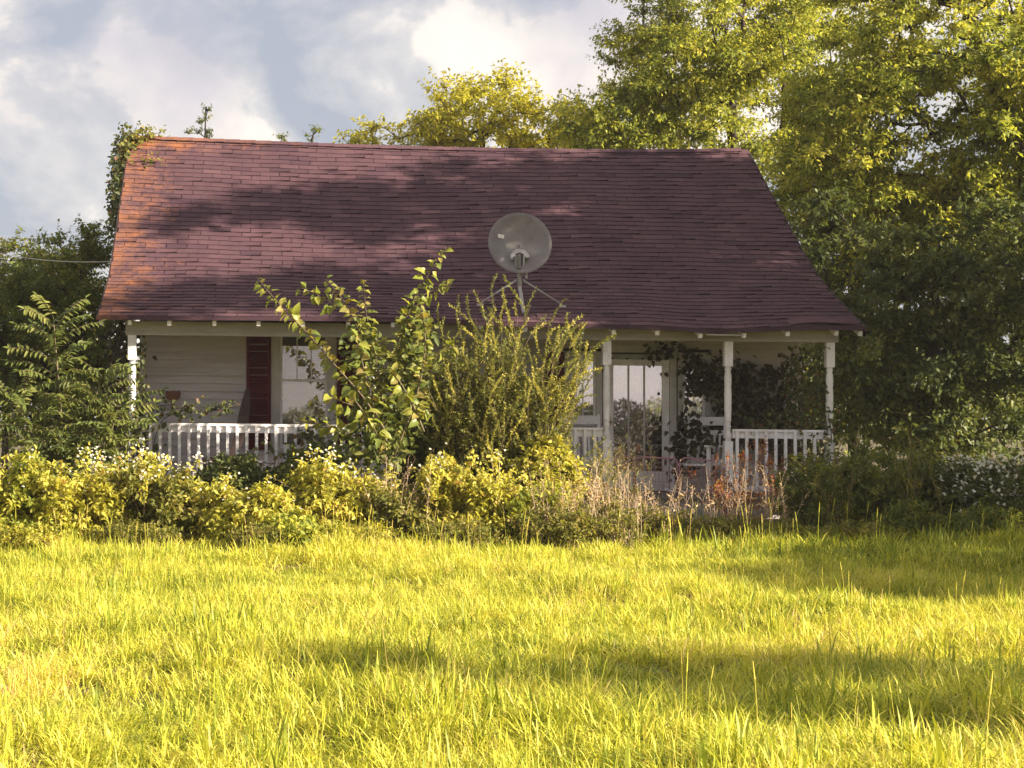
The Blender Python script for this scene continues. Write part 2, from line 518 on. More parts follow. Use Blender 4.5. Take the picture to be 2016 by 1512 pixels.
# roof: deck, shingles, caps, fascia
roof_deck = MB()
sx_ = np.linspace(XL + 0.01, XR - 0.01, 42)
ss_ = np.concatenate([np.linspace(0.02, L1, 9), np.linspace(L1 + 0.3, L1 + L2, 13)])
vs, fs = [], []
for x in sx_:
    for s in ss_:
        vs.append(roof_pt(x, s, -0.006))
ns = len(ss_)
for i in range(len(sx_) - 1):
    for j in range(ns - 1):
        fs.append((i * ns + j, (i + 1) * ns + j, (i + 1) * ns + j + 1, i * ns + j + 1))
roof_deck.add(vs, fs)
vs2 = []
for x in sx_:
    rz = float(np.interp(x, RX, RZ))
    vs2 += [(x, YR, rz - 0.005), (x, 33.9, 3.0)]
fs2 = [(2 * i, 2 * i + 2, 2 * i + 3, 2 * i + 1) for i in range(len(sx_) - 1)]
roof_deck.add(vs2, fs2)
roof = roof_deck.build('roof', M['deck'], house)

rs = random.Random(4)
EXPO, TABW, TH = 0.15, 0.31, 0.011
tabs = []
ncourse = int((L1 + L2) / EXPO)
for c_ in range(ncourse):
    s0 = c_ * EXPO
    s1 = min(s0 + EXPO * 1.12, L1 + L2)
    off = (0.5 if c_ % 2 else 0.0) * TABW + rs.uniform(-0.02, 0.02)
    x = XL - TABW + off
    tone_row = rs.gauss(0, 0.05)
    while x < XR:
        x0, x1 = max(x + 0.0035, XL - 0.01), min(x + TABW - 0.0035, XR + 0.01)
        x += TABW
        if x1 - x0 < 0.05:
            continue
        j = rs.uniform(-0.007, 0.007) - (0.02 if rs.random() < 0.025 else 0)
        x0, x1 = x0 + rs.uniform(-.004, .004), x1 + rs.uniform(-.004, .004)
        a0 = roof_pt(x0, max(s0 + j + rs.uniform(-0.003, 0.003), -0.02), TH)
        a1 = roof_pt(x1, max(s0 + j + rs.uniform(-0.003, 0.003), -0.02), TH + rs.choice((0, 0, 0, 0.003, 0.006, 0.016)))
        b0, b1 = roof_pt(x0, s1, 0.001), roof_pt(x1, s1, 0.001)
        d0, d1 = roof_pt(x0, max(s0 + j, -0.02), -0.004), roof_pt(x1, max(s0 + j, -0.02), -0.004)
        ar = abs(a1[0] - a0[0]) * abs((b0[2] - EYE) / b0[1] - (a0[2] - EYE) / a0[1]) / a0[1]
        rn = min(1, max(0.15, 0.5 + tone_row + rs.gauss(0, 0.14)))
        tabs.append((ar, [a0, a1, b1, b0, d0, d1, a0, a1], rn))
order = sorted(range(len(tabs)), key=lambda i: -tabs[i][0])
single = set(order[:300])
TABF = [(0, 1, 2, 3), (4, 5, 1, 0), (4, 0, 3, 3), (5, 2, 1, 1)]
SV, SQ, SR = [], [], []
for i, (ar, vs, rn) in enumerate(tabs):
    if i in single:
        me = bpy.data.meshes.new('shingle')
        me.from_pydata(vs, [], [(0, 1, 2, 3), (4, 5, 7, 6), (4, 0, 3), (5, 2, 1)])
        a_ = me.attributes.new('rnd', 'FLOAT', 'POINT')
        a_.data.foreach_set('value', [rn] * 4 + [0.0] * 4)  # butt verts darkest: worn asphalt edge plus shadow line put into the colour
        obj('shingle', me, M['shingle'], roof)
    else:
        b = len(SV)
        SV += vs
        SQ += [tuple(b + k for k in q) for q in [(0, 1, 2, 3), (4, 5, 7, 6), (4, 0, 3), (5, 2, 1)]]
        SR += [rn] * 4 + [0.0] * 4  # same painted shadow line on these worn butt edges
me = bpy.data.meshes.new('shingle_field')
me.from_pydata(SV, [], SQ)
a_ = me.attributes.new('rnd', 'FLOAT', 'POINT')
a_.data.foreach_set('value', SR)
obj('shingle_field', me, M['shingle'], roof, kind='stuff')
# ridge caps
for k in range(int((XR - XL) / 0.26)):
    x0 = XL - 0.02 + k * 0.26
    x1 = x0 + 0.275
    v = []
    for x, l in ((x0, 0.016), (x1, 0.024)):
        rz = float(np.interp(x, RX, RZ))
        v += [(x, YR - 0.13, rz - 0.085 + l + 0.012), (x, YR, rz + l), (x, YR + 0.13, rz - 0.085 + l)]
    me = bpy.data.meshes.new('ridge_cap')
    me.from_pydata(v, [], [(0, 3, 4, 1), (1, 4, 5, 2), (3, 0, 1, 4)[:0] or (3, 5, 4)])
    a_ = me.attributes.new('rnd', 'FLOAT', 'POINT')
    a_.data.foreach_set('value', [rs.uniform(0.3, 0.9)] * 6)
    obj('ridge_cap', me, M['shingle'], roof)

# eave drip strip, buckled at the right, and rake boards
vs, fs = [], []
xs = np.linspace(XL - 0.03, XR + 0.03, 110)
for i, x in enumerate(xs):
    p0 = roof_pt(x, -0.02, 0.012)
    buck = 0.018 * math.sin(x * 9) * math.exp(-((x - 6.2) / 0.8) ** 2) + 0.03 * math.exp(-((x - 7.5) / 0.25) ** 2)
    ez = float(np.interp(x, EX, EZ))
    vs += [(x, YE - 0.02, p0[2] - 0.004), (x, YE - 0.028 - buck, ez - 0.012 + buck * 0.3), (x, YE + 0.03, ez - 0.006), (x, YE + 0.05, p0[2] + 0.004)]
    if i:
        b = 4 * i
        fs += [(b - 4, b, b + 1, b - 3), (b - 3, b + 1, b + 2, b - 2), (b - 1, b + 3, b, b - 4)]
me = bpy.data.meshes.new('drip_edge')
me.from_pydata(vs, [], fs)
a_ = me.attributes.new('rnd', 'FLOAT', 'POINT')
a_.data.foreach_set('value', [0.1] * len(vs))
obj('drip_edge', me, M['shingle'], roof)
for side, x in ((-1, XL), (1, XR)):
    vs, fs = [], []
    for i, s in enumerate(np.linspace(0, L1 + L2, 24)):
        p = roof_pt(x, s, 0)
        vs += [(x + 0.0 * side, p[1], p[2] + 0.002), (x + 0.03 * side, p[1], p[2] + 0.002), (x + 0.03 * side, p[1] + 0.01, p[2] - 0.13), (x, p[1] + 0.01, p[2] - 0.13)]
        if i:
            b = 4 * i
            for k in range(4):
                fs.append((b - 4 + k, b - 4 + (k + 1) % 4, b + (k + 1) % 4, b + k))
    MB().add(vs, fs).build('rake_board', M['deck'], roof)
# loose torn strip lying at the right eave
vs, fs = [], []
for i, x in enumerate(np.linspace(7.05, 7.98, 14)):
    u = (x - 7.05) / 0.93
    p0, p1 = roof_pt(x, 0.03 + 0.02 * math.sin(u * 7), 0.02 + 0.035 * math.sin(u * 3.1)), roof_pt(x, 0.19 + 0.04 * u, 0.03 + 0.05 * abs(math.sin(u * 5)))
    vs += [p0, p1]
    if i:
        fs.append((2 * i - 2, 2 * i, 2 * i + 1, 2 * i - 1))
me = bpy.data.meshes.new('torn_roofing_strip')
me.from_pydata(vs, [], fs)
a_ = me.attributes.new('rnd', 'FLOAT', 'POINT')
a_.data.foreach_set('value', [0.75] * len(vs))
t_ = obj('torn_roofing_strip', me, M['shingle'], roof)
sol = t_.modifiers.new('s', 'SOLIDIFY')
sol.thickness = 0.008
# splintered eave lath hanging under the sag
MB().bar((5.93, YE + 0.0, 2.664), (6.42, YE - 0.01, 2.654), 0.015, 0.016).build('splintered_lath', M['beam'], roof)

# rafter tails
for px in (199, 255, 333, 422, 509, 597, 686, 774, 861, 948, 1035, 1121, 1209, 1295, 1380, 1466, 1552, 1648, 1695):
    x = (px - PX) / F * YE
    ez = float(np.interp(x, EX, EZ))
    z = ez - 0.045 - rs.uniform(0, 0.008)
    MB().bar((x, YE + 0.02, z), (x, YE + 0.75, z + 0.73 * 0.364), 0.05 + rs.uniform(-.004, .004), 0.066).build('rafter_tail', M['white'], roof)

# body of the house
WX0, WX1 = -1.75, 7.72
body = MB()
body.box(WX0 + 0.06, WX1 - 0.06, 33.3, 33.4, 0.0, 3.45)
for x0, x1 in ((WX0, WX0 + 0.1), (WX1 - 0.1, WX1)):
    n = len(body.v)
    body.add([(x0, YW + .12, 0), (x0, 33.3, 0), (x0, 33.3, 3.3), (x0, YR, 5.9), (x0, YW + .12, 3.42),
              (x1, YW + .12, 0), (x1, 33.3, 0), (x1, 33.3, 3.3), (x1, YR, 5.9), (x1, YW + .12, 3.42)],
             [(0, 1, 2, 3, 4), (9, 8, 7, 6, 5), (0, 5, 6, 1), (1, 6, 7, 2), (2, 7, 8, 3), (3, 8, 9, 4), (4, 9, 5, 0)])
wall_b = body.build('wall', M['siding'], house)
MB().box(WX0 + .12, WX1 - .12, 26.9, 27.0, 0.3, 3.3).build('partition', M['interior'], house)
MB().box(WX0 + .12, WX1 - .12, YW + .13, 33.2, 3.2, 3.25).build('ceiling', M['interior'], house)

# openings on the front wall: (x0, x1, z0, z1) outside of the casing
def wx(px):
    return (px - PX) / F * YW


def wz(py):
    return EYE - (py - PY) / F * YW


OPEN = [(wx(534), wx(662), 1.10, 2.80), (wx(1110), wx(1186), wz(836), 2.56), (wx(1186), wx(1332), FL, 2.56), (wx(1332), wx(1400), wz(836), 2.56)]
# front wall backing in pieces round the openings
spans = [WX0] + [v for o_ in OPEN for v in o_[:2]] + [WX1]
fw = MB()
for k in range(0, len(spans), 2):
    if spans[k + 1] - spans[k] > 0.01:
        fw.box(spans[k] + .0, spans[k + 1], YW + .022, YW + .12, 0.1, 3.44)
for o_ in OPEN:
    if o_[2] > 0.6:
        fw.box(o_[0], o_[1], YW + .0225, YW + .12, 0.1, o_[2])
    fw.box(o_[0], o_[1], YW + .0225, YW + .12, o_[3], 3.44)
front = fw.build('front_wall', M['siding'], house)
BH = 0.113
for k in range(26):
    z0 = FL + 0.02 + k * BH
    z1 = z0 + BH + 0.012
    if z0 > 2.84:
        break
    segs = []
    x = WX0
    for o_ in OPEN:
        if z1 > o_[2] + 0.01 and z0 < o_[3] - 0.01:
            segs.append((x, o_[0]))
            x = o_[1]
    segs.append((x, WX1))
    for a_, b_ in segs:
        if b_ - a_ < 0.03:
            continue
        cuts = [a_, b_]
        if b_ - a_ > 2.2:
            cuts = [a_, a_ + (b_ - a_) * rs.uniform(0.3, 0.7), b_]
        for c0, c1 in zip(cuts[:-1], cuts[1:]):
            j = rs.uniform(-.003, .003)
            q = [(c0 + .002, YW - 0.022 + j, z0), (c1 - .002, YW - 0.022 + j, z0), (c1 - .002, YW + 0.012, z1), (c0 + .002, YW + 0.012, z1),
                 (c0 + .002, YW + 0.0215, z0), (c1 - .002, YW + 0.0215, z0), (c1 - .002, YW + 0.0215, z1), (c0 + .002, YW + 0.0215, z1)]
            q = [(x_, y_, z_ + settle(x_)) for x_, y_, z_ in q]
            MB().add(q, [(0, 1, 2, 3), (4, 0, 3, 7), (1, 5, 6, 2), (5, 4, 7, 6), (4, 5, 1, 0), (3, 2, 6, 7)]).build('clapboard', M['siding'], front)
for x0, x1 in ((WX0 - .02, WX0 + .07), (WX1 - .07, WX1 + .02)):
    MB().box(x0, x1, YW - .018, YW + .1, FL, 3.0).build('corner_board', M['casing'], front)


def window(px0, px1, z0, z1, cas, mid, muntins, thin, blind):
    """casing outside edges in photo pixels; parts of a window"""
    x0, x1 = wx(px0), wx(px1)
    y = YW - 0.022
    w = MB()
    w.box(x0, x0 + cas, y, YW + .02, z0, z1, settle)
    w.box(x1 - cas, x1, y, YW + .02, z0, z1, settle)
    w.box(x0 - .0, x1 + .0, y - .004, YW + .02, z1 + .001, z1 + .1, settle)
    win = w.build('window', M['casing'], front)
    MB().box(x0 - .03, x1 + .03, y - .03, YW + .02, z0 - .045, z0 - .001, settle).build('sill', M['casing'], win)
    gx0, gx1 = x0 + cas + .002, x1 - cas - .002
    fr = MB()
    t = 0.035
    ym = y + .028
    fr.box(gx0, gx0 + t, ym, ym + .03, z0, z1, settle).box(gx1 - t, gx1, ym, ym + .03, z0, z1, settle)
    fr.box(gx0 + t, gx1 - t, ym, ym + .03, z0, z0 + .06, settle).box(gx0 + t, gx1 - t, ym, ym + .03, z1 - .045, z1, settle)
    fr.box(gx0 + t, gx1 - t, ym - .008, ym + .035, mid - .02, mid + .02, settle)
    fr.build('sash', M['white'], win)
    for u in muntins:
        xm = gx0 + (gx1 - gx0) * u
        MB().box(xm - .008, xm + .008, ym + .004, ym + .026, mid + .02, z1 - .045, settle).build('muntin', M['white'], win)
    edges = [gx0 + t] + [gx0 + (gx1 - gx0) * u for u in muntins] + [gx1 - t]
    for a_, b_ in zip(edges[:-1], edges[1:]):
        MB().box(a_, b_, ym + .013, ym + .016, mid + .02, z1 - .045, settle).build('pane', M['glass_thin'] if thin else M['glass'], win)
    MB().box(gx0 + t, gx1 - t, ym + .019, ym + .022, z0 + .06, mid - .02, settle).build('pane', M['glass_thin'] if thin else M['glass'], win)
    if blind:
        nb = int((z1 - z0) / 0.026)
        for k in range(nb):
            z = z0 + 0.01 + k * 0.026
            q = [(gx0 + .02, ym + .05, z - .011), (gx1 - .02, ym + .05, z - .011), (gx1 - .02, ym + .066, z + .011), (gx0 + .02, ym + .066, z + .011)]
            MB().add([(a, b, c + settle(a)) for a, b, c in q], [(0, 1, 2, 3)]).build('blind_slat', M['blind'], win)
    else:
        vs, fs = [], []
        for i in range(31):
            u = i / 30
            x = gx0 + .01 + (gx1 - gx0 - .02) * u
            yy = ym + .10 + .014 * math.sin(u * 26 + z0)
            vs += [(x, yy, z0), (x, yy, z1 - .16)]
            if i:
                fs.append((2 * i - 2, 2 * i, 2 * i + 1, 2 * i - 1))
        MB().add(vs, fs).build('curtain', M['curtain'], win)
    return win


window(534, 662, 1.12, 2.80, 0.125, 2.10, (0.36, 0.66), True, True)
window(1111, 1185, wz(832), 2.46, 0.085, 1.62, (0.5,), False, False)
window(1334, 1399, wz(832), 2.46, 0.075, 1.62, (0.5,), False, False)


def shutter(px0, px1, z0, z1):
    x0, x1 = wx(px0), wx(px1)
    s = MB()
    y0, y1 = YW - .045, YW - .012
    s.box(x0, x0 + .045, y0, y1, z0, z1).box(x1 - .045, x1, y0, y1, z0, z1)
    for a_, b_ in ((z0, z0 + .09), (z1 - .09, z1), ((z0 + z1) / 2 - .03, (z0 + z1) / 2 + .03)):
        s.box(x0 + .045, x1 - .045, y0 + .001, y1, a_, b_)
    s.box(x0 + .04, x1 - .04, y1 - .004, y1 + .006, z0 + .02, z1 - .02)
    sh = s.build('shutter', M['maroon'], front)
    z = z0 + .1
    while z < z1 - .1:
        if abs(z - (z0 + z1) / 2) > .045:
            q = [(x0 + .045, y0 + .004, z - .014), (x1 - .045, y0 + .004, z - .014), (x1 - .045, y1 - .010, z + .014), (x0 + .045, y1 - .010, z + .014)]
            MB().add(q + [(a, b + .004, c) for a, b, c in q], [(0, 1, 2, 3), (7, 6, 5, 4), (0, 4, 5, 1)]).build('louver', M['maroon'], sh)
        z += .034


shutter(485, 533, 1.1, 2.78)
shutter(663, 712, 1.1, 2.78)
shutter(1072, 1109, 1.3, 2.5)

# front door: casing, storm door with big glass, panelled door behind
dx0, dx1 = wx(1187), wx(1331)
d = MB()
d.box(dx0, dx0 + .07, YW - .03, YW + .02, FL, 2.55, settle).box(dx1 - .1, dx1, YW - .03, YW + .02, FL, 2.55, settle)
d.box(dx0 - .02, dx1 + .02, YW - .034, YW + .02, 2.551, 2.66, settle)
door = d.build('door', M['casing'], front)
sx0, sx1 = dx0 + .075, dx1 - .105
gx0, gx1 = wx(1207), wx(1303)
sd = MB()
sd.box(sx0, gx0, YW - .02, YW + .02, FL + .02, 2.45, settle).box(gx1, sx1, YW - .02, YW + .02, FL + .02, 2.45, settle)
sd.box(gx0, gx1, YW - .02, YW + .02, wz(712), 2.45, settle).box(gx0, gx1, YW - .02, YW + .02, FL + .02, FL + .3, settle)
sd.build('storm_door', M['white'], door)
MB().box(gx0, gx1, YW - .006, YW - .002, FL + .3, wz(712), settle).build('pane', M['glass'], door)
for pxm in (1237, 1268):
    MB().box(wx(pxm) - .013, wx(pxm) + .013, YW - .014, YW - .0065, FL + .3, wz(712), settle).build('muntin', M['casing'], door)
pd = MB()
pd.box(gx0 - .06, gx1 + .06, YW + .07, YW + .10, FL, 2.47)
for u in (0.0, 0.33, 0.66, 1.0):
    x = gx0 + (gx1 - gx0) * u
inner = pd.build('inner_door', M['casing'], door)
for u in (0.0, 0.30, 0.62, 0.97):
    x = gx0 + (gx1 - gx0) * u
    MB().box(x - .012, x + .012, YW + .04, YW + .0695, FL + .05, 2.42).build('panel_groove', M['darkwood'], inner)
MB().box(wx(1200), wx(1203), YW - .03, YW - .0205, wz(838), wz(821)).build('lock_plate', M['brass'], door)
MB().tube([(wx(1201.5), YW - .03, wz(831)), (wx(1201.5), YW - .07, wz(831)), (wx(1215), YW - .075, wz(830))], .009).build('handle', M['galv'], door, smooth=True)

# porch: floor boards, joist skirt, ceiling, beam
for k in range(80):
    x0 = -1.9 + k * .123
    if x0 > 7.85:
        break
    MB().box(x0, x0 + .119, YP - .12, YW - .02, FL - .035 + rs.uniform(-.003, .003), FL + rs.uniform(-.004, .002), settle).build('floor_board', M['floor'], house)
MB().box(-1.88, 7.86, YP - .06, YP - .02, FL - .24, FL - .04, settle).build('porch_skirt', M['beam'], house)
for px in (262, 520, 735, 960, 1194, 1433, 1633):
    x = (px - PX) / F * YP
    MB().box(x - .14, x + .14, YP - .02, YP + .25, -0.05, FL - .045, settle).build('porch_pier', M['stone'], house)
pc = MB()
for k in range(12):
    pc.box(WX0 - .1, WX1 + .1, YP + .075 + k * .1085, YP + .075 + k * .1085 + .1055, 2.835, 2.85, settle)
pc.build('porch_ceiling', M['beam'], house)
bm_ = MB()
for a_, b_ in ((-1.86, 2.4), (2.402, 7.79)):
    bm_.box(a_, b_, YP - .07, YP + .07, 2.655, 2.84, settle)
beam = bm_.build('porch_beam', M['beam'], house)
for a_, b_ in ((-1.86, 7.79),):
    MB().box(a_, b_, YP - .082, YP - .0705, 2.70, 2.7035, settle).build('trim', M['beam'], beam)


def post(px):
    x = (px - PX) / F * YP
    dz = settle(x)
    p = MB()
    w = .056
    p.box(x - w, x + w, YP - w, YP + w, 2.32 + dz, 2.654 + dz)
    prof = [(.050, 2.319), (.034, 2.30), (.046, 2.28), (.036, 2.255), (.047, 2.20), (.050, 2.12), (.044, 2.09), (.051, 2.075), (.044, 2.06),
            (.050, 1.95), (.047, 1.72), (.041, 1.60), (.049, 1.585), (.038, 1.57), (.034, 1.53), (.045, 1.50), (.036, 1.47), (.032, 1.44), (.05, 1.39), (.052, 1.35), (.036, 1.32), (.05, 1.301)]
    o_ = p.build('porch_post', M['white'], house)
    MB().box(x - w, x + w, YP - w, YP + w, FL + dz, 1.30 + dz).build('post_base', M['white'], o_)
    MB().lathe(x, YP, [(r, z + dz) for r, z in prof][::-1], 20).build('turned_shaft', M['white'], o_, smooth=True)


for px in (260.5, 735, 1194, 1433, 1633):
    post(px)


def railing(px0, px1, step=0.131):
    x0, x1 = (px0 - PX) / F * YP + .056, (px1 - PX) / F * YP - .056
    r = MB()
    r.box(x0, x1, YP - .045, YP + .045, 1.435, 1.468, settle)
    rail = r.build('railing', M['white'], house)
    MB().box(x0, x1, YP - .019, YP + .02, 1.345, 1.434, settle).build('upper_rail', M['white'], rail)
    MB().box(x0, x1, YP - .02, YP + .02, .63, .70, settle).build('lower_rail', M['white'], rail)
    x = x0 + .06
    while x < x1 - .03:
        lean = rs.uniform(-.008, .008)
        b = MB()
        b.box(x - .02, x + .02, YP - .052, YP - .0205, .60 + rs.uniform(-.02, .01), 1.434, settle)
        b.v = [(v[0] + lean * (v[2] - 1.4), v[1], v[2]) for v in b.v]
        b.build('baluster', M['white'], rail)
        x += step


railing(260.5, 735)
railing(735, 1194)
railing(1433, 1633)
for k, (ya, yb, zb) in enumerate(((YP - .45, YP - .13, .36), (YP - .80, YP - .451, .18))):
    MB().box((1205 - PX) / F * YP, (1425 - PX) / F * YP, ya, yb, -.05, zb).build('step', M['stone'], house)

# ------------------------------------------------------------------ things on and round the porch
def rocking_chair(loc, rot, label):
    t = thing('rocking_chair', label, 'chair', loc=loc, group='white rocking chairs on the porch')
    t.rotation_euler = (0, 0, rot)
    w = .27
    MB().box(-w + .02, w - .02, -.24, .20, .40, .43).build('seat', M['white'], t)
    for s in (-1, 1):
        MB().bar((s * w, .20, .06), (s * w, .36, 1.10), .04, .045).build('back_post', M['white'], t)
        MB().bar((s * w, -.22, .07), (s * w, -.24, .66), .045, .045).build('leg', M['white'], t)
        MB().bar((s * w, -.30, .675), (s * w, .28, .665), .07, .025).build('armrest', M['white'], t)
        MB().tube([(s * w, -.45 + .11 * i, .02 + .055 * ((i - 4.3) / 4.5) ** 2) for i in range(10)], .022, 6).build('rocker', M['white'], t)
    back = MB().bar((-w, .345, 1.02), (w, .345, 1.02), .025, .12, up=(0, .15, 1)).build('backrest', M['white'], t)
    MB().bar((-w, .325, .86), (w, .325, .86), .02, .06, up=(0, .15, 1)).build('cross_slat', M['white'], back)
    MB().bar((-w, .245, .46), (w, .245, .46), .02, .06, up=(0, .15, 1)).build('cross_slat', M['white'], back)
    for i in range(6):
        x = -w + .075 + i * (2 * w - .15) / 5
        MB().bar((x, .25, .48), (x, .322, .84), .028, .014, up=(0, 1, 0)).build('back_slat', M['white'], back)
    return t


def px_at(px, Y):
    return (px - PX) / F * Y


rocking_chair((px_at(1155, 24.75), 24.75, FL + settle(4.5)), math.radians(6), 'white rocking chair behind the railing between shrub and front door')
rocking_chair((px_at(1375, 24.75), 24.8, FL + settle(6)), math.radians(-38), 'white slatted rocking chair wrapped in creeper to the right of the door')

pl = thing('wall_ornament', 'small brown carved wooden urn ornament hung on the siding', 'ornament', loc=(px_at(341, YW), YW - .03, wz(783)))
pl_o = [(-.11, .085), (-.07, .10), (-.045, .085), (-.02, .105), (0, .092), (.02, .105), (.045, .085), (.07, .10), (.11, .085), (.108, .05), (.10, .0), (.075, -.025), (.026, -.035), (.014, -.065), (.03, -.09), (.018, -.115), (.012, -.165), (-.012, -.165), (-.018, -.115), (-.03, -.09), (-.014, -.065), (-.026, -.035), (-.075, -.025), (-.10, .0), (-.108, .05)]
MB().prism(pl_o, -.03, .012).build('carved_body', M['brownwood'], pl)
MB().prism([(-.085, .06), (.085, .06), (.06, .04), (-.06, .04)], -.045, -.031).build('relief_band', M['brownwood'], pl)

ch = thing('curved_porch_chair', 'dark weathered wooden chair with a curved back beside the left shutter', 'chair', loc=(px_at(468, 24.9), 24.9, FL + .02))
prof = []
for i in range(13):
    u = i / 12
    prof.append((-.10 + .24 * u ** 0.75 + .02 * math.sin(u * 3.1), .40 + .98 * u, .03 + .05 * math.sin(math.pi * min(1, u * 1.02)) ** .7))
vs, fs = [], []
for i, (x, z, hw) in enumerate(prof):
    vs += [(x - hw, -.2, z), (x + hw, -.2, z - .01), (x + hw, .2, z - .01), (x - hw, .2, z)]
    if i:
        b = 4 * i
        for k in range(4):
            fs.append((b - 4 + k, b - 4 + (k + 1) % 4, b + (k + 1) % 4, b + k))
fs += [(3, 2, 1, 0), (len(vs) - 4, len(vs) - 3, len(vs) - 2, len(vs) - 1)]
MB().add(vs, fs).build('backrest', M['darkwood'], ch)
MB().box(-.50, -.02, -.22, .22, .38, .42).build('seat', M['darkwood'], ch)
for x in (-.46, -.06):
    for y in (-.19, .19):
        MB().box(x - .025, x + .025, y - .025, y + .025, 0, .379).build('leg', M['darkwood'], ch)

# pink wire fence panels closing the porch steps
for i, (pa, pb) in enumerate(((1207, 1243), (1247, 1330), (1334, 1405))):
    xa, xb = px_at(pa, 23.95), px_at(pb, 23.95)
    z0, z1 = FL - .06, 1.035 - .012 * i
    f = thing('wire_fence_panel', ['narrow pink wire fence panel beside the porch post left of the door', 'wide pink wire fence panel standing before the front door', 'pink wire fence panel below the rocking chair at the steps'][i], 'fence', group='pink wire panels across the porch steps')
    r = min(.08, (xb - xa) * .3)
    pts = [(xa, z0), (xa, z1 - r)] + [(xa + r - r * math.cos(t), z1 - r + r * math.sin(t)) for t in (.5, 1.05)] + [(xa + r, z1), (xb - r, z1 - .02 * i)] + \
          [(xb - r + r * math.sin(t), z1 - r + r * math.cos(t)) for t in (.5, 1.05)] + [(xb, z1 - r), (xb, z0)]
    MB().tube([(x, 23.95 - .12 - .03 * math.sin((x - xa) * 6), z) for x, z in pts], .011, 6).build('frame', M['pink'], f, smooth=True)
    n = int((xb - xa) / .05)
    for k in range(1, n):
        x = xa + (xb - xa) * k / n
        yy = 23.83 - .03 * math.sin((x - xa) * 6)
        MB().tube([(x, yy, z0), (x, yy, z1 - .02)], .0035, 4).build('wire', M['pink'], f)
    for z in (z0 + .06, z0 + .2, z0 + .34):
        MB().tube([(xa + (xb - xa) * k / 8, 23.83 - .006 - .03 * math.sin((xb - xa) * k / 8 * 6), z) for k in range(9)], .0035, 4).build('wire', M['pink'], f)

# satellite dish on the porch roof
dish_Y = 24.6
dt = thing('satellite_dish', 'grey satellite dish on a tripod mast standing on the porch roof', 'dish')
foot = roof_pt((1029 - PX) / F * 24.1, .42)
mast_top = at(1021, 520, 24.45)
dc = at(1023, 484, 24.35)
R_ = 61.5 / F * 24.35
vs, fs = [], []
nr, nk = 10, 40
ax = Vector((-.10, -.93, .30)).normalized()                # the bowl opens towards the photographer's left, a little up
e1 = Vector((0, 0, 1)) - ax * ax.z
e1.normalize()
e2 = ax.cross(e1)
e1r = (e1 * .94 + e2 * .34).normalized()
e2r = ax.cross(e1r)
for i in range(nr + 1):
    r = i / nr
    for j in range(nk):
        th = 2 * math.pi * j / nk
        p = Vector(dc) + e1r * (R_ * 1.05 * r * math.cos(th)) + e2r * (R_ * .985 * r * math.sin(th)) + ax * (.12 * r * r - .02)
        vs.append(p)
for i in range(nr):
    for j in range(nk):
        fs.append((i * nk + j, i * nk + (j + 1) % nk, (i + 1) * nk + (j + 1) % nk, (i + 1) * nk + j))
b = MB().add(vs, fs)
bowl = b.build('reflector', M['dish'], dt, smooth=True)
so = bowl.modifiers.new('s', 'SOLIDIFY')
so.thickness = .012
MB().tube([Vector(dc) + e1r * (R_ * 1.05 * math.cos(2 * math.pi * j / 48)) + e2r * (R_ * .985 * math.sin(2 * math.pi * j / 48)) + ax * .10 for j in range(49)], .007, 6, cap=False).build('rim', M['dish'], dt, smooth=True)


def on_dish(px, py, lift=.02):
    """point on the bowl's front near a pixel"""
    q = Vector(at(px, py, 24.35)) - Vector(dc)
    u, v_ = q.dot(e1r), q.dot(e2r)
    rr_ = (u / (R_ * 1.05)) ** 2 + (v_ / (R_ * .985)) ** 2
    return Vector(dc) + e1r * u + e2r * v_ + ax * (.12 * rr_ - .02 + lift)


st_v = [on_dish(980, 459.5), on_dish(993, 461), on_dish(992, 469), on_dish(980.5, 467.5)]
MB().add(st_v, [(0, 1, 2, 3)]).build('sticker', M['sticker'], dt)
# weathered streak of residue under the sticker: two thin cords of the feed cable
MB().tube([on_dish(992, 469, .018), on_dish(997, 490, .018), on_dish(1005, 520, .018)], .003, 5).build('cable', M['galv'], dt)
# bracket, feed clamp and mast
br = MB()
cb = Vector(at(1023, 506, 24.22))
for k in range(7):
    th = math.radians(-150 + 50 * k * .97)
ring = [(math.cos(math.radians(t)), math.sin(math.radians(t))) for t in range(-10, 191, 25)]
outl = [(c_ * .125, s_ * .115) for c_, s_ in ring] + [(c_ * .07, s_ * .06) for c_, s_ in ring[::-1]]
vsb = [cb + e2 * (-u) + e1 * v_ + ax * .02 for u, v_ in outl] + [cb + e2 * (-u) + e1 * v_ - ax * .05 for u, v_ in outl]
n = len(outl)
br.add(vsb, [tuple(range(n)), tuple(range(2 * n - 1, n - 1, -1))] + [(i, (i + 1) % n, (i + 1) % n + n, i + n) for i in range(n)])
br.build('bracket', M['galv'], dt)
for s in (-1, 1):
    MB().bar(Vector(at(1023 + 8 * s, 503, 24.20)), Vector(at(1022 + 7 * s, 534, 24.24)), .018, .09, up=(0, 1, 0)).build('clamp_plate', M['galv'], dt)
MB().bar(Vector(at(1022, 500, 24.14)), Vector(at(1022, 528, 24.16)), .05, .05).build('feed_housing', M['dish'], dt)
for (a_, b_) in (((1010, 508), (1006, 509)), ((1036, 506), (1042, 504)), ((1037, 535), (1036, 548))):
    MB().bar(at(*a_, 24.17), at(*b_, 24.17), .025, .03).build('bolt', M['galv'], dt)
mt = Vector(at(1022, 520, 24.25))
mj = Vector(at(1023, 565, 24.22))
mb = Vector(at(1031, 614, 24.05))
MB().tube([mt, mj + (mt - mj) * .05], .032, 12).build('mast', M['galv'], dt, smooth=True)
MB().tube([mj + (mt - mj) * .25, mj, mj + (mb - mj) * .25, mb, Vector(foot)], .026, 12).build('mast_sleeve', M['galv'], dt, smooth=True)
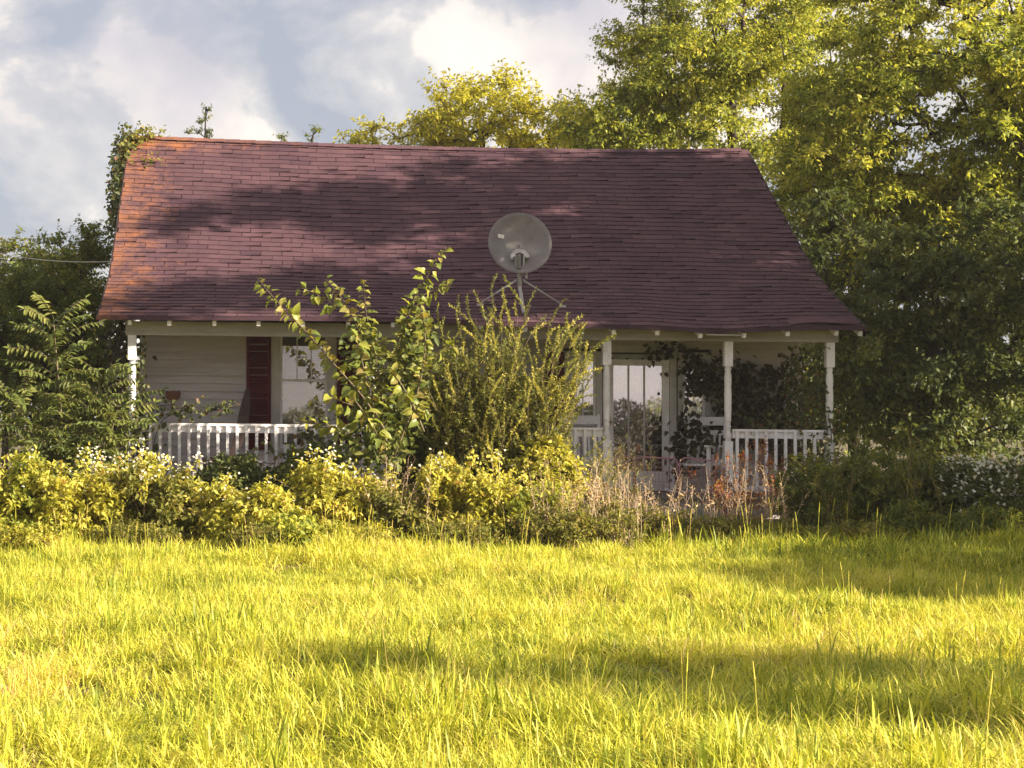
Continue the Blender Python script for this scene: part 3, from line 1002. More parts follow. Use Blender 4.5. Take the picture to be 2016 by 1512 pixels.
for px, py, sgn in ((945, 601, -1), (1106, 605, 1)):
    a_ = Vector(at(1023 + 6 * sgn, 551, 24.22))
    fx = px_at(px, 24.35)
    s_best = min(np.linspace(.1, 1.6, 60), key=lambda s: abs((EYE - (roof_pt(fx, s)[2])) / roof_pt(fx, s)[1] * F + PY - py))
    b_ = Vector(roof_pt(fx, s_best, .03))
    MB().tube([a_, b_], .0125, 8).build('strut', M['galv'], dt, smooth=True)
    MB().box(b_.x - .045, b_.x + .045, b_.y - .03, b_.y + .04, b_.z - .035, b_.z - .005).build('foot_plate', M['galv'], dt)

MB().tube([tuple(mb + Vector((0, -.03, .1)))] + [roof_pt(mb.x + .05 + .25 * u + .05 * math.sin(u * 7), .45 - .44 * u, .012) for u in np.linspace(0, 1, 9)], .005, 5).build('coax_cable', M['darkwood'], dt, smooth=True)
# service cable to the left gable
ca = at(-220, 425, 30)
cb_ = np.array([-2.25, 27.0, 3.95])
cab = MB()
pts = []
for i in range(25):
    u = i / 24
    p = ca + (cb_ - ca) * u
    p[2] -= .25 * 4 * u * (1 - u)
    pts.append(tuple(p))
cab.tube(pts, .006, 5)
cab.build('service_cable', M['cable'], None, label='pale overhead cable slung from the left to the gable end', cat='cable')
# ------------------------------------------------------------------ plant helpers
def nrm(a):
    return a / np.maximum(np.linalg.norm(a, axis=-1, keepdims=True), 1e-9)


def leaves_arr(P, A, Nn, L, Wd, rn, fold=0.22, droop=0.15):
    """one folded six-point leaf (two quads) per row"""
    n = len(P)
    A = nrm(A)
    B = nrm(np.cross(A, Nn))
    Nn = np.cross(B, A)
    L, Wd = np.broadcast_to(np.asarray(L, float), (n,))[:, None], np.broadcast_to(np.asarray(Wd, float), (n,))[:, None]
    f = Wd * fold
    v = np.empty((n, 6, 3))
    v[:, 0] = P
    v[:, 1] = P + A * L * .32 + B * Wd * .5 + Nn * f
    v[:, 2] = P + A * L * .70 + B * Wd * .36 + Nn * (f * .7 - L * droop * .35)
    v[:, 3] = P + A * L - Nn * L * droop
    v[:, 4] = P + A * L * .70 - B * Wd * .36 + Nn * (f * .7 - L * droop * .35)
    v[:, 5] = P + A * L * .32 - B * Wd * .5 + Nn * f
    b = (np.arange(n) * 6)[:, None]
    q = np.concatenate([b + np.array([0, 1, 2, 3]), b + np.array([0, 3, 4, 5])])
    return v.reshape(-1, 3), q, np.repeat(rn, 6)


def quads_arr(P, A, Nn, L, Wd, rn):
    """one diamond leaf per row"""
    n = len(P)
    A = nrm(A)
    B = nrm(np.cross(A, Nn))
    Nn = np.cross(B, A)
    L, Wd = np.broadcast_to(np.asarray(L, float), (n,))[:, None], np.broadcast_to(np.asarray(Wd, float), (n,))[:, None]
    v = np.empty((n, 4, 3))
    v[:, 0] = P
    v[:, 1] = P + A * L * .42 + B * Wd * .5 + Nn * Wd * .15
    v[:, 2] = P + A * L - Nn * L * .12
    v[:, 3] = P + A * L * .42 - B * Wd * .5 + Nn * Wd * .15
    q = (np.arange(n) * 4)[:, None] + np.array([0, 1, 2, 3])
    return v.reshape(-1, 3), q, np.repeat(rn, 4)


def tubes_arr(P0, P1, R0, R1, k=4):
    P0, P1 = np.asarray(P0, float), np.asarray(P1, float)
    n = len(P0)
    d = nrm(P1 - P0)
    ref = np.where(np.abs(d[:, 2:3]) > .9, np.array([[1., 0, 0]]), np.array([[0., 0, 1]]))
    u = nrm(np.cross(d, ref))
    w = np.cross(d, u)
    t = np.arange(k) * 2 * np.pi / k
    ring = u[:, None, :] * np.cos(t)[None, :, None] + w[:, None, :] * np.sin(t)[None, :, None]
    R0, R1 = np.broadcast_to(R0, (n,)), np.broadcast_to(R1, (n,))
    v = np.concatenate([P0[:, None] + ring * R0[:, None, None], P1[:, None] + ring * R1[:, None, None]], 1)
    j = np.arange(k)
    f = np.stack([j, (j + 1) % k, (j + 1) % k + k, j + k], 1)
    q = ((np.arange(n) * 2 * k)[:, None, None] + f[None]).reshape(-1, 4)
    return v.reshape(-1, 3), q


def cat_arr(parts):
    Vs, Qs, Rs, b = [], [], [], 0
    for p in parts:
        Vs.append(p[0])
        Qs.append(p[1] + b)
        Rs.append(p[2] if len(p) > 2 else np.zeros(len(p[0])))
        b += len(p[0])
    return np.concatenate(Vs), np.concatenate(Qs), np.concatenate(Rs)


def rand_dir(g, n):
    return nrm(g.normal(size=(n, 3)))


def lump_noise(P, sc, seed):
    """cheap smooth noise in [-1,1] from summed sines"""
    g = np.random.default_rng(seed)
    r = np.zeros(len(P))
    for i in range(7):
        k = g.normal(size=3) * sc * (1 + .5 * i)
        r += np.sin(P @ k + g.uniform(0, 6.28)) / (1 + .35 * i)
    return r / 3.2


def ell(px, py, rx, ry, Y, rd=None):
    """crown lobe: centre and half axes in photo pixels at depth Y, rd its half depth in metres"""
    s = Y / F
    return at(px, py, Y), np.array([rx * s, rd if rd else .8 * rx * s, ry * s])


def sample_lobes(g, lobes, n, gap=.25, seed=0, sc=1.1, shell=.33):
    vol = np.array([np.prod(r) ** .75 for c, r in lobes])
    out = []
    tot = 0
    while tot < n:
        k = g.choice(len(lobes), size=n, p=vol / vol.sum())
        c = np.array([lobes[i][0] for i in k])
        r = np.array([lobes[i][1] for i in k])
        P = c + rand_dir(g, n) * r * (g.uniform(0, 1, n) ** shell)[:, None] * g.normal(1, .07, n)[:, None]
        keep = lump_noise(P, sc, seed) > -1 + 2 * gap - .35
        keep &= P[:, 2] > .15
        P = P[keep]
        out.append(P)
        tot += len(P)
    return np.concatenate(out)[:n]


def grow(g, trunk, tips, r_tip, bias=.7, seg=.45, pw=.46):
    """join crown tips to a trunk polyline; returns tube segments"""
    nodes = [np.array(p, float) for p in trunk]
    par = list(range(-1, len(trunk) - 1))
    tr = np.array(trunk)
    d0 = np.min(np.linalg.norm(tips[:, None] - tr[None], axis=2), axis=1)
    A = np.array(nodes)
    tipn = []
    for i in np.argsort(d0):
        a = tips[i]
        dv = a - A
        d = np.linalg.norm(dv, axis=1)
        cost = d + bias * np.maximum(0, A[:, 2] - a[2]) + .25 * d * (d > 2)
        j = int(np.argmin(cost))
        n = max(1, int(math.ceil(d[j] / seg)))
        p0, last = A[j], j
        new = []
        arc = g.normal(0, .10, 3) * d[j] + np.array([0, 0, .10 * d[j]])
        for k in range(1, n + 1):
            u = k / n
            q = p0 + (a - p0) * u + arc * 4 * u * (1 - u) * .5
            nodes.append(q)
            new.append(q)
            par.append(last)
            last = len(nodes) - 1
        A = np.concatenate([A, np.array(new)])
        tipn.append(last)
    cnt = np.zeros(len(nodes))
    for t_ in tipn:
        cnt[t_] += 1
    for i in range(len(nodes) - 1, 0, -1):
        cnt[par[i]] += cnt[i]
    rad = r_tip * np.maximum(cnt, .6) ** pw
    idx = np.array([i for i in range(len(nodes)) if par[i] >= 0])
    pp = np.array([par[i] for i in idx])
    return A[pp], A[idx], np.minimum(rad[pp], rad[idx] * 1.25), rad[idx], rad


def twig_leaves(g, tips, centre, ntw, nlf, tw_len, leaf, up=.1, droop=.35, flat=.6, quad=False):
    """twigs round each tip with leaves along them"""
    n = len(tips) * ntw
    S = np.repeat(tips, ntw, 0)
    out = nrm(S - centre)
    D = nrm(rand_dir(g, n) * np.array([1, 1, flat]) + out * .55 + np.array([0, 0, up]))
    Lt = tw_len * g.uniform(.5, 1.3, n)
    E = S + D * Lt[:, None] + np.array([0, 0, -1]) * (droop * Lt * Lt * .6)[:, None]
    tv = tubes_arr(S, E, leaf * .045, leaf * .02, 3)
    m = n * nlf
    u = np.tile((np.arange(nlf) + .5) / nlf, n) + g.normal(0, .04, m)
    Sr, Er, Dr = np.repeat(S, nlf, 0), np.repeat(E, nlf, 0), np.repeat(D, nlf, 0)
    P = Sr + (Er - Sr) * u[:, None] + g.normal(0, leaf * .25, (m, 3))
    side = nrm(np.cross(Dr, rand_dir(g, m)))
    A = nrm(Dr * .6 + side + np.array([0, 0, -droop]))
    Nn = nrm(np.array([0, 0, 1.0]) + g.normal(0, .55, (m, 3)) + out.repeat(nlf, 0) * .25)
    L = leaf * g.uniform(.7, 1.25, m)
    rn = np.clip(np.repeat(np.repeat(g.uniform(0, 1, len(tips)), ntw), nlf) * .5 + g.uniform(0, .6, m) - .05, 0, 1)
    fn = quads_arr if quad else leaves_arr
    return fn(P, A, Nn, L, L * g.uniform(.42, .6, m), rn), tv


def tree(name, label, cat, trunk, lobes, ntips, ntw, nlf, tw_len, leaf, mat, seed, gap=.25, group=None, r_tip=.008, quad=False, up=.1, droop=.35, sc=1.1, bark='bark', shell=.33, crown_name='crown', trunk_name='trunk'):
    g = np.random.default_rng(seed)
    trunk = [np.array(p, float) for p in trunk]
    t = thing(name, label, cat, group, loc=tuple(trunk[0]))
    tips = sample_lobes(g, lobes, ntips, gap, seed, sc, shell)
    P0, P1, R0, R1, rad = grow(g, trunk, tips, r_tip)
    centre = np.mean([c for c, r in lobes], axis=0)
    lv, tw = twig_leaves(g, tips, centre, ntw, nlf, tw_len, leaf, up, droop, quad=quad)
    big = R1 > .03
    segs = []
    if big.any():
        segs.append(tubes_arr(P0[big], P1[big] + (P1[big] - P0[big]) * .04, R0[big], R1[big], 8))
    segs.append(tubes_arr(P0[~big], P1[~big], R0[~big], R1[~big], 4))
    segs.append(tw)
    off = trunk[0]
    Vt, Qt, _ = cat_arr(segs)
    obj(trunk_name, fast_mesh(trunk_name, Vt - off, Qt, smooth=True), M[bark], t)
    obj(crown_name, fast_mesh(crown_name, lv[0] - off, lv[1], lv[2]), M[mat], t, kind='stuff')
    return t


def up_line(px, Y, pts):
    """trunk polyline from photo pixels at depth Y, from the ground up"""
    x = px_at(px, Y)
    return [np.array([x, Y, -.05])] + [at(a, b, Y) for a, b in pts]


# ------------------------------------------------------------------ trees
tree('tall_yellow_tree', 'sunlit yellow-green tree rising behind the middle of the roof', 'tree',
     up_line(960, 46, [(955, 520), (950, 330), (950, 270)]),
     [ell(950, 235, 105, 70, 46, 2.2), ell(850, 255, 90, 45, 46, 2), ell(1055, 255, 75, 50, 46, 2), ell(985, 165, 30, 35, 46, .8), ell(905, 190, 50, 35, 46, 1), ell(760, 272, 60, 25, 46, 1.5),
      ell(950, 400, 200, 110, 46, 3), ell(1130, 290, 70, 60, 46, 2)],
     230, 8, 15, .75, .13, 'leaf_yellow', 11, .2, quad=True)
tree('locust_tree', 'tall dark-trunked tree with spreading crown behind the right roof end', 'tree',
     up_line(1452, 38, [(1452, 600), (1448, 330), (1442, 262), (1438, 200), (1425, 130), (1430, 60)]),
     [ell(1310, 130, 110, 90, 38, 2.5), ell(1440, 40, 170, 75, 38, 3), ell(1185, 215, 75, 45, 38, 1.5), ell(1240, 250, 80, 40, 38, 1.8), ell(1360, 235, 60, 50, 38, 2), ell(1285, 55, 70, 50, 38, 2),
      ell(1420, -110, 260, 110, 38, 3.5), ell(1500, 130, 70, 60, 38, 2), ell(1340, 185, 120, 60, 38, 2), ell(1420, 262, 130, 40, 38, 2), ell(1200, 275, 90, 35, 38, 1.8), ell(1400, 130, 110, 70, 38, 2)],
     380, 14, 15, .60, .095, 'leaf_sunny', 12, .34, quad=True, group='tall trees behind the house')
tree('forked_tree', 'slim dark-stemmed tree with thin crown next to the tall locust', 'tree',
     up_line(1545, 40, [(1545, 600), (1542, 260), (1548, 190), (1530, 120), (1520, 60)]),
     [ell(1600, 50, 130, 70, 40, 2), ell(1520, 160, 55, 50, 40, 1.5), ell(1620, 170, 70, 60, 40, 2), ell(1650, -70, 200, 80, 40, 3), ell(1570, 290, 70, 70, 40, 2), ell(1620, 240, 70, 60, 40, 2)],
     190, 14, 15, .60, .10, 'leaf_sunny', 13, .32, quad=True, group='tall trees behind the house')
tree('arching_tree', 'large tree arching in from the right with sunlit yellow leaves above the eaves', 'tree',
     [np.array([14.2, 31.5, -.05]), np.array([14.0, 31.3, 2.5]), np.array([13.6, 31, 5.0]), np.array([13.0, 31, 7.0]), np.array([12.2, 30.6, 8.6])],
     [ell(1700, 200, 120, 120, 31, 2), ell(1850, 120, 170, 120, 31, 2.5), ell(1960, 300, 140, 150, 31, 2.5), ell(1700, 360, 120, 90, 31, 1.8), ell(1590, 330, 60, 70, 31, 1.2),
      ell(1830, 430, 150, 100, 31, 2), ell(1850, -110, 260, 120, 31, 3), ell(2150, 200, 150, 250, 31, 3)],
     680, 14, 15, .52, .095, 'leaf_sunny', 14, .17, quad=True)
tree('shaded_tree', 'dark leafy tree filling the gap right of the porch', 'tree',
     up_line(1840, 28.5, [(1838, 700), (1842, 560), (1850, 470)]),
     [ell(1740, 560, 130, 130, 28.5, 1.6), ell(1920, 560, 150, 150, 28.5, 2), ell(1690, 720, 80, 130, 28.5, 1.2), ell(1850, 760, 170, 130, 28.5, 1.6), ell(1640, 480, 60, 90, 29.5, 1.2), ell(2080, 620, 140, 250, 28.5, 2)],
     330, 12, 15, .48, .11, 'leaf_dark', 15, .14, quad=True)
tree('back_thicket_tree', 'dense dark tree standing behind the right gable', 'tree',
     up_line(1680, 35, [(1680, 700), (1684, 520), (1690, 400)]),
     [ell(1660, 420, 130, 110, 35, 2), ell(1800, 520, 180, 150, 35, 2.2), ell(1650, 640, 110, 180, 35, 2), ell(1950, 480, 170, 190, 35, 2.5), ell(1880, 740, 200, 130, 35, 2)],
     300, 7, 14, .75, .13, 'leaf_dark', 16, .1, quad=True)
# left side
tree('dark_cedar_tree', 'dark dense evergreen tree against the left gable end', 'tree',
     up_line(150, 30.5, [(150, 700), (158, 560), (170, 470)]),
     [ell(130, 560, 65, 95, 30.5, 1.2), ell(178, 480, 28, 48, 30.5, .5), ell(60, 640, 80, 110, 30.5, 1.3), ell(190, 620, 45, 150, 30.5, 1), ell(120, 770, 130, 110, 30.5, 1.5), ell(-90, 680, 120, 170, 30.5, 1.6)],
     420, 8, 16, .42, .075, 'leaf_mid', 17, .1, quad=True)
tree('far_left_tree', 'pale green tree in the distance beyond the left yard', 'tree',
     up_line(10, 44, [(10, 700), (12, 560)]),
     [ell(20, 530, 80, 55, 44, 1.5), ell(95, 535, 55, 45, 44, 1.3), ell(-120, 540, 120, 80, 44, 2), ell(40, 650, 170, 120, 44, 2)],
     170, 8, 15, .7, .13, 'leaf_mid', 18, .15, quad=True)
tree('cedar_top', 'spiky cedar tip poking up above the ridge near the left end', 'tree',
     up_line(403, 35, [(403, 500), (403, 300), (405, 215)]),
     [ell(404, 262, 28, 14, 35, .3), ell(405, 240, 14, 16, 35, .2), ell(406, 218, 7, 14, 35, .1), ell(370, 262, 12, 6, 35, .1), ell(352, 246, 7, 6, 35, .08), ell(404, 330, 60, 50, 35, .7), ell(404, 430, 90, 90, 35, 1)],
     150, 6, 14, .16, .05, 'leaf_dark', 19, .05, quad=True, up=.3, sc=3)
tree('ridge_sapling', 'thin sprig of a sapling above the ridge left of the yellow tree', 'tree',
     up_line(612, 34, [(612, 500), (612, 300), (616, 266)]),
     [ell(614, 272, 14, 10, 34, .15), ell(620, 260, 7, 6, 34, .1), ell(560, 272, 7, 8, 34, .1), ell(610, 330, 40, 40, 34, .4)],
     45, 5, 8, .14, .05, 'leaf_mid', 20, .05, quad=True, up=.3, sc=3)


def copy_tree(src, name, label, loc, rz, sc, group=None):
    c = src.copy()
    c.name = name
    COL.objects.link(c)
    c.location, c.rotation_euler, c.scale = loc, (0, 0, rz), (sc, sc, sc)
    c['label'] = label
    if group:
        c['group'] = group
    for ch_ in src.children:
        k = ch_.copy()
        COL.objects.link(k)
        k.parent = c
    return c


# trees right of the frame: their shade falls across roof and yard
def shade_tree(name, label, x, y, lobes, n, seed, mat='leaf_mid', gap=.2, tw=.6, leaf=.14, nlf=13):
    return tree(name, label, 'tree', [np.array([x, y, -.05]), np.array([x + .1, y, 2.2]), np.array([x, y + .1, 4.0]), np.array([x - .1, y, 5.2])],
                [(np.array(c, float), np.array(r, float)) for c, r in lobes], n, 8, nlf, tw, leaf, mat, seed, gap, group='trees beside the yard', quad=True)


def sun_lobe(lat, h, al, rl, rh, ra):
    """lobe placed by where its shade falls: lateral and height across the sun's rays, al metres towards the sun"""
    return ((.911 * al + .412 * lat, -.412 * al + .911 * lat, h + .423 * al), (ra * .9 + rl * .4, ra * .4 + rl * .9, rh))


shade_tree('grove_tree', 'broad dense tree out of frame right of the house, level with the ridge', 13.3, 23.6,
           [sun_lobe(26.9, 8.0, 2.2, 1.7, 1.3, 1.6), sun_lobe(25.7, 9.2, 2.0, .6, .6, .9), sun_lobe(28.4, 7.6, 2.4, 1.1, 1.0, 1.4), sun_lobe(27, 6.2, 2.2, 2.0, 1.2, 1.6), sun_lobe(28, 4.4, 2.2, 1.6, 1.2, 1.3), sun_lobe(26.2, 4.2, 2.2, 1.0, 1.0, 1.1), sun_lobe(24.7, 9.55, 2.0, .7, .25, .8)], 560, 401, gap=.18)
shade_tree('grove_tree', 'leafy tree out of frame right, level with the porch', 12.6, 20.9,
           [sun_lobe(23.3, 6.8, 2.6, .9, 1.0, 1.2), sun_lobe(25.0, 5.6, 2.4, .9, 1.6, 1.2), sun_lobe(24.2, 4.0, 2.4, 1.1, 1.3, 1.2), sun_lobe(24.6, 2.4, 2.2, .9, 1.0, 1.0), sun_lobe(25.5, 3.0, 2.2, .8, .9, 1.0), sun_lobe(21.7, 7.7, 2.6, .9, .32, .9)], 450, 402, gap=.08)
shade_tree('grove_tree', 'low bushy tree out of frame right, in front of the shrubs', 13.5, 17.5,
           [sun_lobe(23.6, 1.6, 3.5, 1.0, .9, 1.0), sun_lobe(21.6, 1.1, 4.0, .8, .7, .9), sun_lobe(19.2, .5, 5.0, .8, .6, 1.0), sun_lobe(17.6, .55, 6.0, .8, .5, .9), sun_lobe(16.5, .45, 6.5, .7, .45, .9)], 300, 403, gap=.12)
shade_tree('grove_tree', 'slender tree out of frame at the right of the foreground grass', 13.5, 5.6,
           [sun_lobe(10.2, .9, 10, .8, .45, .8), sun_lobe(10.8, .2, 10, .9, .5, .8), sun_lobe(9.6, 1.5, 10, .45, .3, .6), sun_lobe(11.2, -.6, 10, .9, .6, .8), sun_lobe(9.0, .3, 10, .3, .25, .5)], 64, 404, gap=.45)


# ------------------------------------------------------------------ bushes
def bush(name, label, cat, lobes, ncane, ntips, ntw, nlf, tw_len, leaf, mat, seed, group=None, flowers=0, gap=.1, spread=.5, fsize=.016, cane='twig', quad=False, up=.35, droop=.2, ftop=.55):
    g = np.random.default_rng(seed)
    base = np.mean([c for c, r in lobes], axis=0)
    base[2] = 0
    t = thing(name, label, cat, group, loc=tuple(base))
    tips = sample_lobes(g, lobes, ntips, gap, seed, 2.2, .5)
    roots = base + np.stack([g.normal(0, spread, ncane), g.normal(0, spread * .4, ncane), np.full(ncane, -.03)], 1)
    j = g.integers(0, ncane, ntips)
    P0 = roots[j]
    mid = P0 + (tips - P0) * np.array([.35, .35, .75])
    q1 = P0 * .25 + mid * .5 + tips * .25 + np.array([0, 0, .05])
    pts = [P0]
    for u in (.25, .5, .75, 1.0):
        pts.append(P0 * (1 - u) ** 2 + mid * 2 * u * (1 - u) + tips * u * u)
    segs = [tubes_arr(a, b, .0055 - .001 * k, .0045 - .001 * k, 4) for k, (a, b) in enumerate(zip(pts[:-1], pts[1:]))]
    centre = base + np.array([0, 0, .3])
    lv, tw = twig_leaves(g, tips, centre, ntw, nlf, tw_len, leaf, up, droop, quad=quad)
    lv2, tw2 = twig_leaves(g, pts[3], centre, max(1, ntw // 3), nlf, tw_len, leaf, up, droop, quad=quad)
    Vt, Qt, _ = cat_arr(segs + [tw, tw2])
    obj('cane', fast_mesh('cane', Vt - base, Qt), M[cane], t)
    Vl, Ql, Rl = cat_arr([lv, lv2])
    obj('foliage', fast_mesh('foliage', Vl - base, Ql, Rl), M[mat], t, kind='stuff')
    if flowers:
        zs = tips[:, 2]
        cand = tips[zs > np.quantile(zs, ftop)]
        k = g.integers(0, len(cand), flowers)
        C = cand[k] + g.normal(0, tw_len * .55, (flowers, 3)) * np.array([1, 1, .6]) + np.array([0, -.05, tw_len * .8])
        parts = []
        face = nrm(np.array([.1, -.5, .7]) + g.normal(0, .35, (flowers, 3)))
        ref = nrm(np.cross(face, np.array([[1.0, .1, 0]])))
        oth = np.cross(face, ref)
        for a in range(5):
            th = a * 2 * np.pi / 5 + g.uniform(0, 6)
            ad = ref * math.cos(th) + oth * math.sin(th)
            parts.append(quads_arr(C, ad + face * .25, face, fsize * g.uniform(.8, 1.25, flowers), fsize * .9, g.uniform(0, 1, flowers)))
        Vf, Qf, Rf = cat_arr(parts)
        obj('blossom', fast_mesh('blossom', Vf - base, Qf, Rf), M['flower'], t, kind='stuff')
    return t


BR = [  # px, top y, half width px, depth, flowers, label
    (-60, 885, 80, 20.6, 40, 'bramble bush cut by the left edge of the picture'),
    (45, 905, 75, 20.6, 90, 'flowering bramble bush below the sumac at the far left'),
    (140, 890, 70, 20.9, 80, 'flowering bramble bush second from the left edge'),
    (235, 895, 70, 21.2, 120, 'tall flowering bramble bush before the left porch post'),
    (325, 912, 62, 21.0, 110, 'sunlit bramble bush under the left railing'),
    (405, 945, 45, 21.2, 50, 'low bramble bush under the window with the left shutter'),
    (480, 960, 55, 20.7, 70, 'low sunlit bramble mound below the window'),
    (560, 985, 45, 20.4, 40, 'lowest bramble mound, left of the white flower tuft'),
    (640, 900, 45, 21.0, 90, 'bramble with white flower tuft at the window right casing'),
    (715, 930, 55, 21.0, 50, 'bramble bush at the foot of the mulberry sapling'),
    (800, 950, 50, 20.8, 40, 'bramble bush between mulberry and feathery shrub'),
    (885, 900, 60, 21.0, 60, 'broad bramble bush left of the feathery shrub base'),
    (965, 905, 60, 21.1, 50, 'bramble bush right under the feathery shrub'),
    (1050, 925, 55, 21.0, 40, 'bramble bush below the satellite dish'),
]
for i, (px, ty, hw, Y, fl, lab) in enumerate(BR):
    zt = EYE - (ty - PY) / F * Y
    s = Y / F
    x = px_at(px, Y)
    gb = np.random.default_rng(500 + i)
    lobes = [(np.array([x, Y, zt * .34]), np.array([hw * s * 1.25, .5, zt * .36]))]
    for _ in range(6):
        q = gb.uniform(.35, .98)
        lobes.append((np.array([x + gb.normal(0, hw * s * .6), Y + gb.normal(0, .25), zt * q * .72]), np.array([gb.uniform(.12, .3), gb.uniform(.15, .3), zt * q * gb.uniform(.16, .3)])))
    t_b = bush('bramble_bush', lab, 'bush', lobes, 14, 240, 5, 8, .15, .072, ('leaf_bramble', 'leaf_weed', 'leaf_bramble', 'leaf_sunny')[(i * 7 + i // 3) % 4], 100 + i, 'brambles in front of the porch', flowers=fl // 4, fsize=.018, spread=hw * s * .5, gap=.22)
    fl = fl if px in (235, 325, 640) else fl // 3
    # long canes arching out of the bush, some tipped with blossom
    nc = 9
    S_ = np.stack([x + gb.normal(0, hw * s * .6, nc), Y + gb.normal(0, .2, nc), np.full(nc, zt * .4)], 1)
    T_ = S_ + np.stack([gb.normal(0, .28, nc), gb.normal(-.05, .2, nc), zt * gb.uniform(.32, .68, nc)], 1)
    M_ = S_ * .5 + T_ * .5 + np.array([0, 0, .12])
    pc_ = [S_ * (1 - u) ** 2 + M_ * 2 * u * (1 - u) + T_ * u * u for u in np.linspace(0, 1, 8)]
    bo = np.array(t_b.location)
    Vc, Qc, _ = cat_arr([tubes_arr(a_, b_, .0035, .003, 3) for a_, b_ in zip(pc_[:-1], pc_[1:])])
    obj('arching_cane', fast_mesh('arching_cane', Vc - bo, Qc), M['drystem' if i % 3 == 0 else 'twig'], t_b, kind='stuff')
    Pl = np.concatenate([np.repeat(p_, 5, 0) for p_ in pc_[2:]])
    nl = len(Pl)
    Pl = Pl + gb.normal(0, .025, (nl, 3))
    Vl, Ql, Rl = leaves_arr(Pl, rand_dir(gb, nl) + np.array([0, -.2, -.1]), rand_dir(gb, nl) * .6 + np.array([.2, -.3, .7]), .065 * gb.uniform(.5, 1.2, nl), .036, gb.uniform(.3, 1, nl))
    obj('cane_foliage', fast_mesh('cane_foliage', Vl - bo, Ql, Rl), M['leaf_bramble'], t_b, kind='stuff')
    if fl > 15:
        nf = fl
        C_ = T_[gb.integers(0, nc, nf)] + gb.normal(0, .055, (nf, 3))
        fc = nrm(np.array([.15, -.6, .6]) + gb.normal(0, .4, (nf, 3)))
        r1 = nrm(np.cross(fc, np.array([[1.0, .1, 0]])))
        r2 = np.cross(fc, r1)
        Vf, Qf, Rf = cat_arr([quads_arr(C_, r1 * math.cos(a_) + r2 * math.sin(a_) + fc * .3, fc, .018 * gb.uniform(.7, 1.3, nf), .016, gb.uniform(0, 1, nf)) for a_ in (0, 1.26, 2.51, 3.77, 5.03)])
        obj('cane_blossom', fast_mesh('cane_blossom', Vf - bo, Qf, Rf), M['flower'], t_b, kind='stuff')
# darker second rank of shrubs close to the porch
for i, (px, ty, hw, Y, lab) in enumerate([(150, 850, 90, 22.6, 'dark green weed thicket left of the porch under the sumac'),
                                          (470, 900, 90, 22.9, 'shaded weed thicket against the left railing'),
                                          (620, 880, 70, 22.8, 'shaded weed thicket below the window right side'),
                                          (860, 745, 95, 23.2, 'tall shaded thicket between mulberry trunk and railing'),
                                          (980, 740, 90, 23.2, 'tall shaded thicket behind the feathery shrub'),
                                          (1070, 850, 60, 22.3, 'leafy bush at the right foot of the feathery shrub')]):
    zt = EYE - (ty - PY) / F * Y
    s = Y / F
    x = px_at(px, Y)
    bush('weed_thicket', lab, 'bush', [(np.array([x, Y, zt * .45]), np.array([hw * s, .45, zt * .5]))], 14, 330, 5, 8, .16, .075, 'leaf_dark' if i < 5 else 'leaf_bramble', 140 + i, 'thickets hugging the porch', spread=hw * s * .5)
# right-hand shrubs
for i, (px, ty, hw, Y, leaf, mat, fl, lab) in enumerate([
        (1590, 905, 60, 22.3, .045, 'leaf_mid', 0, 'wispy green shrub at the right end of the railing'),
        (1690, 880, 80, 22.6, .05, 'leaf_mid', 0, 'rounded shrub right of the porch corner'),
        (1790, 890, 75, 22.9, .05, 'leaf_mid', 0, 'shrub with upright sprays beside the flowering bush'),
        (1900, 910, 80, 22.6, .055, 'leaf_dark', 420, 'dark shrub topped with white blossom at far right'),
        (1985, 915, 85, 22.3, .055, 'leaf_dark', 520, 'white blossoming shrub cut by the right edge'),
        (2110, 900, 90, 22.6, .055, 'leaf_dark', 60, 'blossoming shrub beyond the right edge')]):
    zt = EYE - (ty - PY) / F * Y
    s = Y / F
    x = px_at(px, Y)
    bush('yard_shrub', lab, 'bush', [(np.array([x, Y, zt * .5]), np.array([hw * s * 1.1, .6, zt * .52]))], 16, 170, 5, 10, .17, leaf, mat, 160 + i, 'shrubs right of the porch', flowers=fl, spread=hw * s * .5, ftop=.3, fsize=.03)


